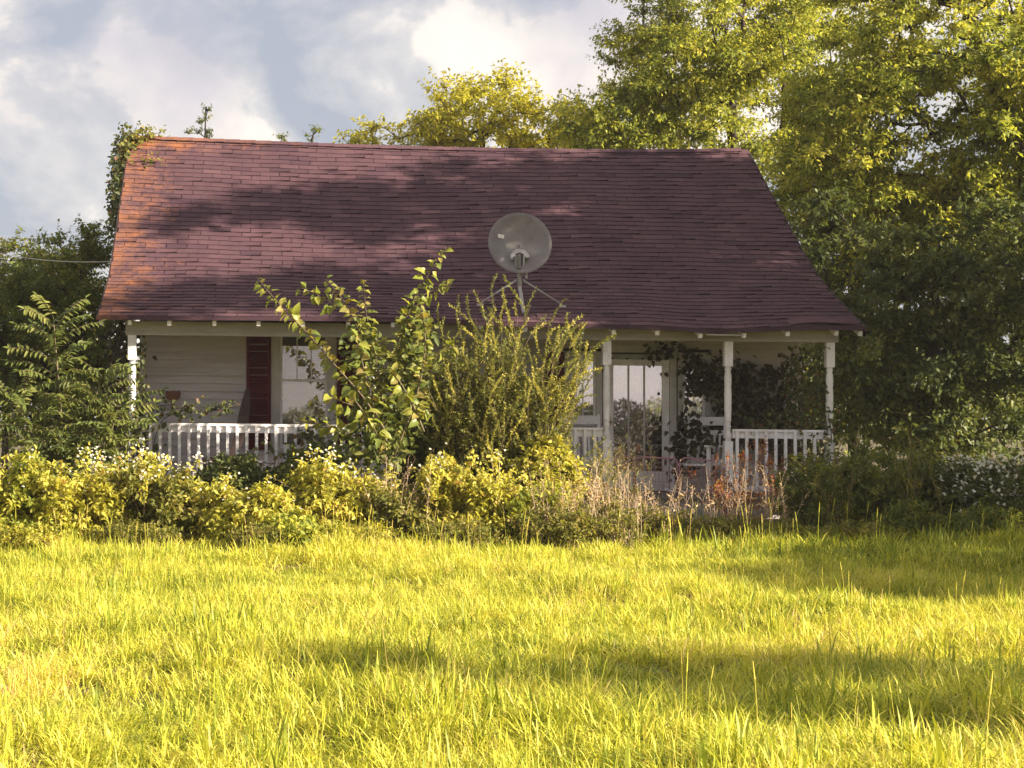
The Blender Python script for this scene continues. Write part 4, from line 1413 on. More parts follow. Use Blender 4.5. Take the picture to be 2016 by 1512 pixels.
def sprig_shrub(name, label, base, tips, seed, mat, sprig=.28, leaf=.022, group=None, nside=12, dens=1.0, foot=.12, rise=.25):
    """stems to the given tips, each with upright side sprigs densely set with tiny leaves"""
    g = np.random.default_rng(seed)
    t = thing(name, label, 'bush', group, loc=tuple(base))
    segs, P, A, R = [], [], [], []
    for tip in tips:
        r0 = base + np.array([g.normal(0, foot) + (tip[0] - base[0]) * (.45 if foot > .2 else 0), g.normal(0, .08), -.03])
        v = tip - r0
        mid = r0 + v * np.array([.35, .35, .62])
        n = 10
        us = np.linspace(0, 1, n + 1)[:, None]
        c = r0 * (1 - us) ** 2 + mid * 2 * us * (1 - us) + tip * us ** 2
        segs.append(tubes_arr(c[:-1], c[1:], np.linspace(.012, .003, n), np.linspace(.011, .002, n), 4))
        ln = np.linalg.norm(v)
        for k in range(nside):
            u = .22 + .78 * (k + g.uniform(0, 1)) / nside
            p = r0 * (1 - u) ** 2 + mid * 2 * u * (1 - u) + tip * u * u
            dirm = nrm((2 * (1 - u) * (mid - r0) + 2 * u * (tip - mid))[None])[0]
            d = nrm((dirm * .9 + g.normal(0, .40, 3) + np.array([0, -.08, rise]))[None])[0]
            L = sprig * g.uniform(.5, 1.25) * (1.15 - .4 * u)
            e = p + d * L
            bend = (np.array([.22, -.05, -.16]) + g.normal(0, .12, 3)) * L * (1 if foot > .2 else .4)
            h_ = p + (e - p) * .5 - bend * .25
            segs.append(tubes_arr(np.array([p, h_]), np.array([h_, e]), .0022, .001, 3))
            m = int(L / .0095 * dens)
            w = np.linspace(.05, 1, m)[:, None]
            P.append(p + (e - p) * w - bend * w * (1 - w))
            A.append(nrm(d * .9 + rand_dir(g, m) * .9))
            R.append(np.clip(g.uniform(-.1, .75) + g.uniform(0, .35, m), 0, 1))
    P, A, R = np.concatenate(P), np.concatenate(A), np.concatenate(R)
    m = len(P)
    V_, Q_, R_2 = quads_arr(P, A, rand_dir(g, m) + np.array([0, -.2, .6]), leaf * g.uniform(.7, 1.4, m), leaf * .5, R)
    Vt, Qt, _ = cat_arr(segs)
    obj('stem', fast_mesh('stem', Vt - base, Qt), M['twig'], t)
    obj('foliage', fast_mesh('foliage', V_ - base, Q_, R_2), M[mat], t, kind='stuff')
    return t


g0 = np.random.default_rng(5)
base = np.array([px_at(960, 22.6), 22.6, 0])
tips = [at(px, py, 22.6 + dy) for px, py, dy in [
    (905, 610, .3), (935, 625, .1), (975, 598, 0), (990, 640, -.3), (1045, 600, .2), (1065, 625, .3), (1085, 618, 0), (1110, 645, .2), (1130, 670, -.1), (1150, 690, 0), (1155, 725, -.3), (1140, 755, -.2),
    (870, 640, .2), (890, 665, 0), (855, 690, .3), (950, 660, -.4), (985, 700, -.5), (1030, 680, -.5), (1070, 690, -.4), (1100, 700, -.3), (1120, 740, -.5), (1075, 760, -.5), (1010, 640, .1), (920, 690, -.3), (880, 720, -.2),
    (850, 750, .1), (905, 760, -.5), (965, 770, -.6), (1040, 780, -.6), (1130, 790, -.4), (860, 800, 0), (930, 820, -.5), (1000, 820, -.6), (1080, 820, -.5), (1165, 680, -.2), (1160, 705, -.4), (1170, 735, -.3), (1120, 650, -.4), (1095, 660, -.5), (820, 690, 0), (830, 740, -.3), (1145, 700, .2), (960, 625, .4), (1020, 620, .4), (840, 720, .3), (1000, 730, -.2), (940, 740, .1)]]
fsh = sprig_shrub('feathery_shrub', 'big feathery shrub with upright sprays hiding the middle of the porch', base, tips, 31, 'leaf_privet', nside=8, sprig=.60, leaf=.036, foot=.3, rise=.25, dens=1.35)
g = np.random.default_rng(32)
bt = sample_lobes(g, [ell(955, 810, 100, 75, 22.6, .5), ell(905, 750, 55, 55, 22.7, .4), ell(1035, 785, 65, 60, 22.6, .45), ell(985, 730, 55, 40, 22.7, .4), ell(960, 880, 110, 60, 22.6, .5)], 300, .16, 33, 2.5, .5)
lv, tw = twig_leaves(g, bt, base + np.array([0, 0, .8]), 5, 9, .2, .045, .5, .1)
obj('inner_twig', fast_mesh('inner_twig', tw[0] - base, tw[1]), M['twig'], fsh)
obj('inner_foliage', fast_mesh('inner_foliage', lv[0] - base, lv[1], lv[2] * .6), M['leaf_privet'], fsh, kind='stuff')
for i, (px, Y, pts, lab) in enumerate([
        (1800, 22.2, [(1795, 850), (1775, 860), (1815, 870), (1760, 890), (1835, 880), (1800, 890), (1780, 930), (1830, 930)], 'golden-tipped spray shrub rising above the right bushes'),
        (1640, 22.0, [(1600, 890), (1625, 870), (1660, 860), (1690, 870), (1580, 920), (1720, 900), (1650, 920), (1610, 950)], 'feathery weed clump in front of the right porch post'),
        (1190, 21.6, [(1180, 885), (1165, 910), (1200, 905), (1150, 930), (1215, 930), (1180, 950), (1160, 970)], 'upright leafy weed clump left of the porch steps')]):
    b_ = np.array([px_at(px, Y), Y, 0])
    sprig_shrub('spray_weed', lab, b_, [at(a, b, Y + g0.normal(0, .15)) for a, b in pts], 40 + i, ('leaf_privet', 'leaf_privet', 'leaf_weed')[i], sprig=.2, leaf=(.022, .022, .045)[i], nside=14, group='spray weeds by the porch', dens=(1, 1, .5)[i])

# ------------------------------------------------------------------ mulberry sapling with single large leaves
mul = thing('mulberry_sapling', 'young mulberry with large lit leaves growing up past the porch eave', 'tree', loc=(px_at(775, 22.3), 22.3, 0))
mo = np.array(mul.location)
MBR = [  # polylines in photo pixels at a depth; the last number is where leaves start
    ([(775, 1010), (765, 900), (755, 800), (740, 700), (722, 630), (715, 550)], 22.3, .30),
    ([(760, 850), (715, 780), (660, 720), (610, 660), (560, 610), (525, 570), (505, 545)], 22.1, .24),
    ([(750, 760), (720, 690), (690, 610), (660, 570), (640, 548)], 22.35, .30),
    ([(690, 620), (650, 595), (615, 575), (588, 565)], 22.4, .25),
    ([(760, 830), (775, 740), (790, 650), (820, 580), (850, 530), (880, 485)], 22.4, .34),
    ([(815, 590), (845, 575), (870, 560), (888, 565)], 22.45, .35),
    ([(775, 900), (815, 800), (835, 720), (838, 650), (828, 600), (822, 580)], 21.9, .32),
    ([(765, 880), (735, 800), (715, 720), (700, 660), (720, 630)], 21.9, .35),
    ([(835, 850), (815, 800), (790, 755), (770, 730), (762, 725)], 21.7, .1),
    ([(770, 760), (800, 780), (830, 800), (848, 812)], 21.75, .25),
    ([(700, 790), (730, 830), (750, 870), (765, 885)], 21.6, .15),
    ([(700, 800), (670, 790), (640, 775)], 21.9, .2),
    ([(745, 900), (690, 850), (640, 835), (600, 830)], 22.4, .3),
    ([(835, 700), (870, 690), (900, 680)], 22.0, .2),
]
g = np.random.default_rng(77)


def big_leaf(seed, lobed):
    r = random.Random(seed)
    n = 7
    right, left = [], []
    for side, arr in ((1, right), (-1, left)):
        for i in range(1, n):
            u = i / n
            w = .33 * math.sin(math.pi * u ** .62) ** .85
            if lobed:
                w *= (1.0, .95, .42, .88, .6, .85)[i - 1] if side * (1 if seed % 2 else -1) > 0 or lobed > 1 else 1.0
            w *= r.uniform(.92, 1.06)
            arr.append((side * w, u + (.03 if i % 2 else -.02), abs(w) * r.uniform(.25, .55) - .34 * u * u))
    mid = [(0, i / n, -.34 * (i / n) ** 2) for i in range(n + 1)]
    v = mid + right + left
    f = []
    R0, L0 = n + 1, n + 1 + n - 1
    f += [(0, R0, 1), (0, 1, L0)]
    for i in range(1, n - 1):
        f += [(i, R0 + i - 1, R0 + i, i + 1), (i, i + 1, L0 + i, L0 + i - 1)]
    f += [(n - 1, R0 + n - 2, n), (n - 1, n, L0 + n - 2)]
    v += [(.008, -.28, .02), (-.008, -.28, .02)]
    f.append((len(v) - 1, len(v) - 2, 0))
    me = bpy.data.meshes.new('leaf')
    me.from_pydata(v, [], f)
    me.shade_smooth()
    me.materials.append(M['leaf_mulberry'])
    return me


LM = [big_leaf(1, 0), big_leaf(2, 0), big_leaf(3, 1), big_leaf(4, 2), big_leaf(5, 0), big_leaf(6, 0)]
stem = MB()
LEAVES = []
for pts, Y, ls in MBR:
    P = [at(a, b, Y + g.normal(0, .03)) for a, b in pts]
    dense = []
    for i in range(len(P) - 1):
        for u in np.linspace(0, 1, 6)[:-1]:
            dense.append(P[i] + (P[i + 1] - P[i]) * u)
    dense.append(P[-1])
    D = np.array(dense)
    for _ in range(3):
        D[1:-1] = (D[:-2] + D[1:-1] * 2 + D[2:]) / 4
    n = len(D)
    stem.tube([tuple(q - mo) for q in D], list(np.linspace(.014 if pts[0][1] > 840 else .008, .0025, n)), 5)
    cum = np.concatenate([[0], np.cumsum(np.linalg.norm(np.diff(D, axis=0), axis=1))])
    s, sd = cum[-1] * ls, 1
    while s < cum[-1]:
        u = s / cum[-1]
        q = np.array([np.interp(s, cum, D[:, k]) for k in range(3)])
        tan = D[min(n - 1, int(u * n) + 1)] - D[max(0, int(u * n) - 1)]
        tan = tan / np.linalg.norm(tan)
        lat = np.cross(tan, [0, -1, 0]) * sd
        out = nrm((lat * .9 + tan * .35 + np.array([0, -.3, -.45]) + g.normal(0, .38, 3))[None])[0]
        nor = nrm((np.array([.15, -.55, .8]) + g.normal(0, .45, 3))[None])[0]
        size = .135 * g.uniform(.55, 1.3) * (1.0 if u < .8 else max(.45, 1.0 - (u - .8) * 2.4))
        LEAVES.append((q, out, nor, size))
        s += .027 * g.uniform(.6, 1.4)
        sd = -sd
pick = set(g.permutation(len(LEAVES))[:296].tolist())
rest = []
for i, (q, out, nor, size) in enumerate(LEAVES):
    if i not in pick:
        rest.append((q, out, nor, size))
        continue
    bx_ = np.cross(out, nor)
    bx_ /= np.linalg.norm(bx_)
    nz_ = np.cross(bx_, out)
    Mx = Matrix(((bx_[0], out[0], nz_[0], 0), (bx_[1], out[1], nz_[1], 0), (bx_[2], out[2], nz_[2], 0), (0, 0, 0, 1)))
    o_ = obj('leaf', LM[int(g.integers(0, 6))], None, mul)
    o_.matrix_local = Matrix.Translation(Vector(q - mo + out * size * .26)) @ Mx @ Matrix.Scale(size, 4)
if rest:
    Vl, Ql, Rl = leaves_arr(np.array([r[0] for r in rest]), np.array([r[1] for r in rest]), np.array([r[2] for r in rest]), np.array([r[3] for r in rest]) * .9, np.array([r[3] for r in rest]) * .6, g.uniform(.4, 1, len(rest)))
    obj('small_foliage', fast_mesh('small_foliage', Vl - mo, Ql, Rl), M['leaf_weed'], mul, kind='stuff')
stem.build('stem', M['twig'], mul, smooth=True)
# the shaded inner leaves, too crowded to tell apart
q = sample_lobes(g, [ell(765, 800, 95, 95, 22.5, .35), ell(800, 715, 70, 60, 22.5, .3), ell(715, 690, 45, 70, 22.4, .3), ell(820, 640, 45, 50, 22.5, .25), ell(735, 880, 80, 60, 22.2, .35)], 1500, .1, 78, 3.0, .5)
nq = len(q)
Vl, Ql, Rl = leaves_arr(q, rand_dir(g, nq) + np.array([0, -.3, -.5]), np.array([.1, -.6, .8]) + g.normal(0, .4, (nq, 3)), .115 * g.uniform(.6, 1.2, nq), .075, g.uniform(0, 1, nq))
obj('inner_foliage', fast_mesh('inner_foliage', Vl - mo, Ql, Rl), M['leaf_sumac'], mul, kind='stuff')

# ------------------------------------------------------------------ sumac at the left: pinnate fronds
def frond_plant(name, label, base, fronds, seed, mat, npair=10, lf=.12):
    """fronds: (start, end) world points; leaflets hang in pairs along each rib"""
    g = np.random.default_rng(seed)
    t = thing(name, label, 'tree', loc=tuple(base))
    segs, P, A, Nn, R = [], [], [], [], []
    for s, e in fronds:
        v = e - s
        L = np.linalg.norm(v)
        us = np.linspace(0, 1, 8)[:, None]
        c = s + v * us + np.array([0, 0, 1]) * (.22 * L * us * (1 - us) * 2) 
        segs.append(tubes_arr(c[:-1], c[1:], .004, .003, 3))
        tone = g.uniform(0, .6)
        d = nrm(v[None])[0]
        up = nrm((np.array([0, -.35, .9]) + g.normal(0, .25, 3))[None])[0]
        lat = nrm(np.cross(d, up)[None])[0]
        for k in range(npair):
            u = .12 + .86 * k / (npair - 1)
            p = s + v * u + np.array([0, 0, 1]) * (.22 * L * u * (1 - u) * 2)
            for sd in (-1, 1):
                P.append(p)
                A.append(lat * sd * 1.0 + d * .45 + np.array([0, 0, -.45]) + g.normal(0, .15, 3))
                Nn.append(up + g.normal(0, .2, 3))
                R.append(np.clip(tone + g.uniform(0, .4), 0, 1))
        P.append(e)
        A.append(d)
        Nn.append(up)
        R.append(tone)
    m = len(P)
    V_, Q_, R_ = leaves_arr(np.array(P), np.array(A), np.array(Nn), lf * g.uniform(.75, 1.2, m), lf * .36, np.array(R))
    return t, segs, (V_, Q_, R_)


g = np.random.default_rng(61)
Y = 22.9
base = np.array([px_at(130, Y), Y, 0])
nodes = [((125, 900), (118, 780), (110, 690), (105, 625)), ((130, 920), (175, 830), (200, 740)), ((120, 920), (60, 850), (30, 780)), ((130, 930), (215, 870), (232, 800))]
fr, trunk_segs = [], []
for poly in nodes:
    W_ = np.array([at(a, b, Y) for a, b in poly])
    full = np.concatenate([[base], W_])
    trunk_segs.append(tubes_arr(full[:-1], full[1:], np.linspace(.022, .009, len(full) - 1), np.linspace(.018, .007, len(full) - 1), 6))
    cum = np.concatenate([[0], np.cumsum(np.linalg.norm(np.diff(full, axis=0), axis=1))])
    for k in range(36):
        u = .26 + .74 * k / 35
        s = np.array([np.interp(u * cum[-1], cum, full[:, q]) for q in range(3)])
        th = k * 2.4 + g.uniform(-.4, .4)
        d = np.array([math.cos(th), -.25 + .55 * math.sin(th), .18 + .5 * (u - .5)])
        fr.append((s, s + nrm(d[None])[0] * g.uniform(.5, .8) * (1.1 - .3 * u)))
t, segs, lf_ = frond_plant('sumac_tree', 'sumac with drooping feather leaves and a bright yellow tip at the left', base, fr, 62, 'leaf_sumac')
Vt, Qt, _ = cat_arr(trunk_segs + segs)
obj('trunk', fast_mesh('trunk', Vt - base, Qt, smooth=True), M['twig'], t)
obj('crown', fast_mesh('crown', lf_[0] - base, lf_[1], lf_[2]), M['leaf_sumac'], t, kind='stuff')

# ------------------------------------------------------------------ climbing vines
def vine(name, label, paths, seed, mat, leaf, spread, per_m, stem_r=.006, side=(0, -1, 0), hang=.5):
    """paths: polylines of world points; leaves crowd round each"""
    g = np.random.default_rng(seed)
    base = np.array(paths[0][0], float)
    t = thing(name, label, 'vine', loc=tuple(base))
    segs, P = [], []
    for path in paths:
        p = np.array(path, float)
        sp = spread
        cum = np.concatenate([[0], np.cumsum(np.linalg.norm(np.diff(p, axis=0), axis=1))])
        n = max(2, int(cum[-1] * 8))
        u = np.linspace(0, cum[-1], n)
        c = np.stack([np.interp(u, cum, p[:, k]) for k in range(3)], 1) + g.normal(0, .015, (n, 3))
        segs.append(tubes_arr(c[:-1], c[1:], stem_r, stem_r * .8, 4))
        m = int(cum[-1] * per_m)
        w = g.uniform(0, cum[-1], m)
        q = np.stack([np.interp(w, cum, p[:, k]) for k in range(3)], 1)
        P.append(q + g.normal(0, 1, (m, 3)) * np.array(sp))
    P = np.concatenate(P)
    m = len(P)
    sd = np.array(side, float)
    A = nrm(rand_dir(g, m) * .8 + np.array([0, 0, -hang]) + sd * .3)
    Nn = nrm(sd * .8 + np.array([0, 0, .5]) + g.normal(0, .4, (m, 3)))
    V_, Q_, R_ = leaves_arr(P, A, Nn, leaf * g.uniform(.6, 1.3, m), leaf * .8 * g.uniform(.7, 1.2, m), g.uniform(0, 1, m))
    Vt, Qt, _ = cat_arr(segs)
    obj('stem', fast_mesh('stem', Vt - base, Qt), M['bark'], t)
    obj('foliage', fast_mesh('foliage', V_ - base, Q_, R_), M[mat], t, kind='stuff')
    return t


ra = [roof_pt(XL, s, .02) for s in np.linspace(L1 + .4, L1 + L2, 9)]
vine('gable_ivy', 'ivy clump draped over the left end of the ridge and down the rake', [
    [(-2.28, 28.8, 5.3), (-2.3, 29.1, 5.9), (-2.2, 29.35, 6.28)],
    [(-1.86, 28.6, .1), (-1.86, 28.6, 4.3), (-2.2, 28.5, 5.2), (-2.3, 29.3, 6.2)], [(-2.33, 27.9, 4.9), (-2.32, 29.0, 5.9)], [(-2.34, 28.6, 5.3), (-2.3, 29.2, 6.1)],
    [(-2.28, 27.2, 4.35), (-2.3, 28.2, 5.1)]], 81, 'leaf_vine', .085, (.07, .14, .14), 230, side=(-.5, -.7, .3))
vine('ridge_ivy', 'pale tuft of ivy leaves lying on the shingles at the left ridge corner', [
    [(-2.28, 28.95, 5.75), (-2.1, 29.15, 6.12), (-1.9, 29.35, 6.27)], [(-2.3, 28.8, 5.7), (-2.15, 29.05, 6.05)], [(-2.2, 29.3, 6.22), (-1.75, 29.4, 6.27)],
    [(-2.25, 29.1, 6.0), (-2.05, 29.25, 6.2)], [(-1.98, 28.6, 5.66), (-1.7, 28.62, 5.68)]], 82, 'leaf_weed', .075, (.09, .08, .08), 200, hang=.3, side=(.2, -.8, .6))
PXL = px_at(260.5, YP)
vine('post_ivy', 'dark ivy climbing the left porch post', [
    [(PXL + .05, YP + .1, .1), (PXL + .08, YP + .06, 1.4), (PXL + .1, YP + .08, 2.7)], [(PXL + .12, YP, 1.0), (PXL + .2, YP + .05, 1.6), (PXL + .16, YP + .05, 2.2)], [(PXL, YP - .07, .6), (PXL + .04, YP - .08, 1.7)],
    [(PXL + .1, YP - .07, 1.4), (PXL + .35, YP - .05, 1.75), (PXL + .9, YP + .1, 1.62), (PXL + 1.4, YP + .1, 1.72)]], 83, 'leaf_vine', .07, (.055, .04, .06), 70)
vine('corner_vine', 'dense dark vine hanging on the left corner behind the porch post', [
    [(-1.95, 24.9, .1), (-1.95, 24.9, 1.5), (-1.92, 24.8, 2.75)], [(-2.0, 25.2, .1), (-2.05, 25.1, 1.6), (-2.0, 25.0, 2.9)], [(-2.1, 25.6, .2), (-2.15, 25.5, 2.2), (-2.05, 25.3, 3.0)], [(-1.9, 24.5, .5), (-1.92, 24.5, 2.2)]],
     84, 'leaf_creeper', .08, (.10, .12, .12), 190)
vine('porch_creeper', 'dark reddish creeper matted over the wall right of the door', [
    [at(1560, 930, 25.3), at(1500, 820, 25.25), at(1430, 760, 25.25), at(1370, 740, 25.25), at(1355, 690, 25.25)], [at(1545, 900, 25.3), at(1520, 780, 25.2), at(1470, 740, 25.2), at(1400, 720, 25.2), at(1360, 770, 25.2)],
    [at(1420, 900, 25.3), at(1440, 800, 25.2), at(1400, 750, 25.2)], [at(1480, 880, 25.2), at(1480, 780, 25.2), at(1450, 720, 25.2)], [at(1560, 860, 25.2), at(1540, 740, 25.2), at(1500, 730, 25.2)],
    [at(1350, 900, 24.7), at(1345, 830, 24.75), at(1340, 800, 24.8)], [at(1395, 880, 24.5), at(1380, 850, 24.6), at(1375, 830, 24.6)], [at(1430, 840, 25.0), at(1500, 820, 25.0), at(1560, 820, 24.8)],
    [at(1350, 850, 24.75), at(1340, 930, 24.75)], [at(1330, 690, 25.25), at(1290, 684, 25.25)], [at(1500, 850, 25.0), at(1450, 830, 25.0), at(1430, 780, 25.1)]], 85, 'leaf_creeper', .10, (.12, .05, .12), 115)
PXR = px_at(1633, YP)
vine('right_post_vine', 'grey-green vine wrapping the last post and the right end of the railing', [
    [(PXR - .05, YP + .12, .1), (PXR - .1, YP + .1, 1.5), (PXR - .08, YP + .06, 2.6)], [(PXR - .25, YP + .3, .8), (PXR - .3, YP + .3, 2.5)], [(PXR - .4, YP + .5, .9), (PXR - .36, YP + .5, 2.55)],
    [(PXR - .15, YP, 1.35), (PXR - .6, YP + .05, 1.5), (PXR - 1.1, YP + .1, 1.5)], [(PXR + .1, YP, 2.5), (PXR + .2, YP, 2.75), (PXR + .15, YP + .1, 2.45)], [(PXR, YP - .06, 1.2), (PXR - .05, YP - .07, 1.7)], [(PXR - .2, YP + .2, .8), (PXR - .15, YP + .2, 1.8)]],
     86, 'leaf_vine', .07, (.07, .07, .09), 120)
vine('railing_vine', 'thin dark-leaved vine trailing over the left railing below the window', [
    [at(560, 990, 23.8), at(565, 900, 23.85), at(600, 850, 23.85), at(640, 830, 23.85), at(690, 815, 23.85)], [at(540, 960, 23.8), at(545, 890, 23.85), at(520, 870, 23.85)], [at(600, 850, 23.85), at(620, 870, 23.85), at(660, 862, 23.85)],
    [at(300, 900, 23.8), at(315, 830, 23.9), at(340, 815, 23.9), at(400, 805, 24.1), at(460, 800, 24.2)]], 87, 'leaf_vine', .085, (.05, .03, .05), 42)

# ------------------------------------------------------------------ tall weeds, dry stalks
def stalk_clump(name, label, px0, px1, y0, y1, Y, n, seed, mat, stem_mat, heads, group=None, lean=.12, head_len=.10):
    """thin upright stalks with narrow leaves and seed heads"""
    g = np.random.default_rng(seed)
    base = np.array([px_at((px0 + px1) / 2, Y), Y, 0])
    t = thing(name, label, 'weed', group, loc=tuple(base))
    x = px_at(g.uniform(px0, px1, n), Y)
    yy = Y + g.normal(0, .18, n)
    h = EYE - (g.uniform(y0, y1, n) - PY) / F * Y
    S = np.stack([x, yy, np.full(n, -.02)], 1)
    D = np.stack([g.normal(0, lean, n), g.normal(0, lean, n), np.ones(n)], 1)
    segs, c = [], [S]
    bend = g.normal(0, .05, (n, 3)) * np.array([1, 1, 0])
    for k in range(1, 5):
        u = k / 4
        c.append(S + D * (h * u)[:, None] + bend * (u * u * 2))
    for k in range(4):
        segs.append(tubes_arr(c[k], c[k + 1], .0035 - .0006 * k, .003 - .0006 * k, 3))
    # side branches
    nb = n * 4
    i = g.integers(0, n, nb)
    u = g.uniform(.4, .95, nb)
    B = S[i] + D[i] * (h[i] * u)[:, None] + bend[i] * (u * u * 2)[:, None]
    E = B + nrm(np.stack([g.normal(0, .6, nb), g.normal(0, .6, nb), g.uniform(.4, 1.2, nb)], 1)) * g.uniform(.06, .22, nb)[:, None]
    segs.append(tubes_arr(B, E, .0016, .001, 3))
    Vt, Qt, _ = cat_arr(segs)
    obj('stalk', fast_mesh('stalk', Vt - base, Qt), M[stem_mat], t, kind='stuff')
    T = np.concatenate([c[4], E])
    m = len(T) * heads
    k = np.repeat(np.arange(len(T)), heads)
    P = T[k] + g.normal(0, head_len * .28, (m, 3)) * np.array([.5, .5, 1.2])
    # leaves down the stalk
    q = n * 7
    j = g.integers(0, n, q)
    w = g.uniform(.15, .9, q)
    P2 = S[j] + D[j] * (h[j] * w)[:, None] + bend[j] * (w * w * 2)[:, None]
    PP = np.concatenate([P, P2])
    A = np.concatenate([nrm(rand_dir(g, m) * .7 + np.array([0, 0, .6])), nrm(rand_dir(g, q) + np.array([0, 0, -.1]))])
    L = np.concatenate([np.full(m, .034 if mat == 'leaf_red' else .018), g.uniform(.03, .09, q)])
    V_, Q_, R_ = quads_arr(PP, A, rand_dir(g, m + q) + np.array([0, -.3, .5]), L, L * np.concatenate([np.full(m, .6), np.full(q, .28)]), g.uniform(0, 1, m + q))
    obj('foliage', fast_mesh('foliage', V_ - base, Q_, R_), M[mat], t, kind='stuff')
    return t


SC = [
    ('dry_weed', 'dry brown stalks between the bramble bushes below the dish', 1050, 1170, 900, 1030, 20.6, 46, 'straw', 'drystem', 5),
    ('dry_weed', 'reddish dry grass stalks left of the porch steps', 1150, 1260, 895, 1030, 20.7, 46, 'straw', 'drystem', 5),
    ('dry_weed', 'thin straw stalks in front of the porch steps', 1250, 1400, 920, 1050, 21.4, 34, 'straw', 'drystem', 3),
    ('dry_weed', 'pale dry stalks before the right railing', 1400, 1560, 910, 1050, 21.6, 36, 'straw', 'drystem', 4),
    ('dry_weed', 'rusty stalks poking from the brambles by the mulberry', 740, 830, 890, 980, 20.7, 26, 'straw', 'drystem', 4),
    ('leafy_weed', 'tall leafy weed with a broad head before the front door', 1240, 1300, 868, 930, 22.2, 9, 'leaf_weed', 'twig', 12),
    ('leafy_weed', 'tall leafy weed at the left side of the steps', 1165, 1225, 870, 930, 22.0, 14, 'leaf_weed', 'twig', 10),
    ('red_weed', 'weed with drooping red and orange heads before the railing', 1380, 1460, 890, 960, 22.6, 12, 'leaf_red', 'drystem', 14),
    ('red_weed', 'orange and crimson weed in front of the right railing balusters', 1480, 1570, 870, 930, 22.9, 13, 'leaf_red', 'drystem', 14),
    ('red_weed', 'rust-coloured weed leaning across the lower right railing', 1440, 1510, 930, 990, 22.3, 12, 'leaf_red', 'drystem', 12),
]
for i, (nm, lab, a, b, c, d_, Y, n, mat, sm, hd) in enumerate(SC):
    stalk_clump(nm, lab, a, b, c, d_, Y, n, 200 + i, mat, sm, hd, 'tall weeds by the porch steps')
# low leafy weeds along the edge of the lawn
for i, (px, Y, h, w, mat, lab) in enumerate([(1300, 21.3, .42, .5, 'leaf_weed', 'low yellow-green weed patch before the steps'), (1430, 21.0, .35, .5, 'leaf_weed', 'low weed patch at the right of the steps'),
                                             (1560, 20.6, .3, .5, 'leaf_weed', 'low bright weed patch under the right shrubs'), (1690, 20.4, .33, .5, 'leaf_weed', 'bright leafy weed tuft at the edge of the dark shrub'),
                                             (1180, 20.6, .55, .5, 'leaf_weed', 'leafy weed patch among the dry stalks'), (1090, 20.3, .5, .5, 'leaf_weed', 'leafy weed patch below the dish at the lawn edge'), (60, 19.9, .3, .45, 'leaf_bramble', 'low weed spilling onto the lawn at the far left'), (270, 20.2, .34, .5, 'leaf_weed', 'low weed spilling onto the lawn below the left post'), (520, 19.8, .3, .4, 'leaf_weed', 'low weed spilling onto the lawn below the window'), (690, 20.1, .36, .5, 'leaf_bramble', 'low weed at the lawn edge below the mulberry'), (900, 20.0, .33, .5, 'leaf_weed', 'low weed at the lawn edge below the feathery shrub'), (1800, 21.2, .5, .6, 'leaf_mid', 'low green weeds in the shade at right'), (1940, 21.0, .5, .6, 'leaf_mid', 'low green weeds near the right edge')]):
    bush('low_weed', lab, 'weed', [(np.array([px_at(px, Y), Y, h * .5]), np.array([w, .4, h * .5]))], 14, 90, 4, 7, .10, .045, mat, 230 + i, 'low weeds at the lawn edge', spread=w * .6)

# ------------------------------------------------------------------ grass: tufts scattered over the yard
def tuft(name, seed, n, h0, h1, w, rad, lean, heads=0):
    g = np.random.default_rng(seed)
    th = g.uniform(0, 6.28, n)
    r = rad * np.sqrt(g.uniform(0, 1, n))
    S = np.stack([r * np.cos(th), r * np.sin(th), np.full(n, -.02)], 1)
    h = g.uniform(h0, h1, n) * (1 - .3 * r / rad)
    dth = th + g.normal(0, .9, n)
    D = np.stack([np.cos(dth), np.sin(dth), np.zeros(n)], 1)
    ln = np.abs(g.normal(lean, lean * .5, n))
    side = np.stack([-np.sin(dth + g.normal(0, .6, n)), np.cos(dth), np.zeros(n)], 1)
    ww = w * g.uniform(.6, 1.3, n)
    v = np.empty((n, 7, 3))
    for k, (u, tw) in enumerate(((0, .8), (.4, 1.0), (.75, .7))):
        c = S + np.array([0, 0, 1]) * (h * (u - .25 * ln * u * u))[:, None] + D * (h * ln * u * u)[:, None]
        v[:, 2 * k] = c - side * (ww * tw * .5)[:, None]
        v[:, 2 * k + 1] = c + side * (ww * tw * .5)[:, None]
    v[:, 6] = S + np.array([0, 0, 1]) * (h * (1 - .33 * ln))[:, None] + D * (h * ln)[:, None]
    b = (np.arange(n) * 7)[:, None]
    F_ = [b + np.array([0, 1, 3, 2]), b + np.array([2, 3, 5, 4]), b + np.array([4, 5, 6, 6])]
    V_ = v.reshape(-1, 3)
    faces = [tuple(q) for q in np.concatenate(F_[:2])] + [tuple(q[:3]) for q in F_[2]]
    rn = list(np.repeat(g.uniform(0, 1, n), 7))
    V_ = [tuple(p) for p in V_]
    for i in range(heads):
        a = g.uniform(0, 6.28)
        l = g.uniform(.05, .25)
        hh = g.uniform(.28, .45)
        pts = [np.array([math.cos(a) * l * u * u * hh, math.sin(a) * l * u * u * hh, hh * u]) for u in (0, .5, .8, 1.0)]
        for (p, q, r0, r1) in ((pts[0], pts[1], .0016, .0014), (pts[1], pts[2], .0014, .0012), (pts[2], pts[3], .0032, .0016)):
            tv, tq = tubes_arr(p[None], q[None], r0, r1, 4)
            b0 = len(V_)
            V_ += [tuple(x) for x in tv]
            faces += [tuple(int(b0 + k) for k in f) for f in tq]
            rn += [.95 if r0 < .004 else 1.0] * len(tv)
    me = bpy.data.meshes.new(name)
    me.from_pydata(V_, [], faces)
    at_ = me.attributes.new('rnd', 'FLOAT', 'POINT')
    at_.data.foreach_set('value', np.array(rn, dtype=np.float32))
    me.materials.append(M['grass'])
    return me


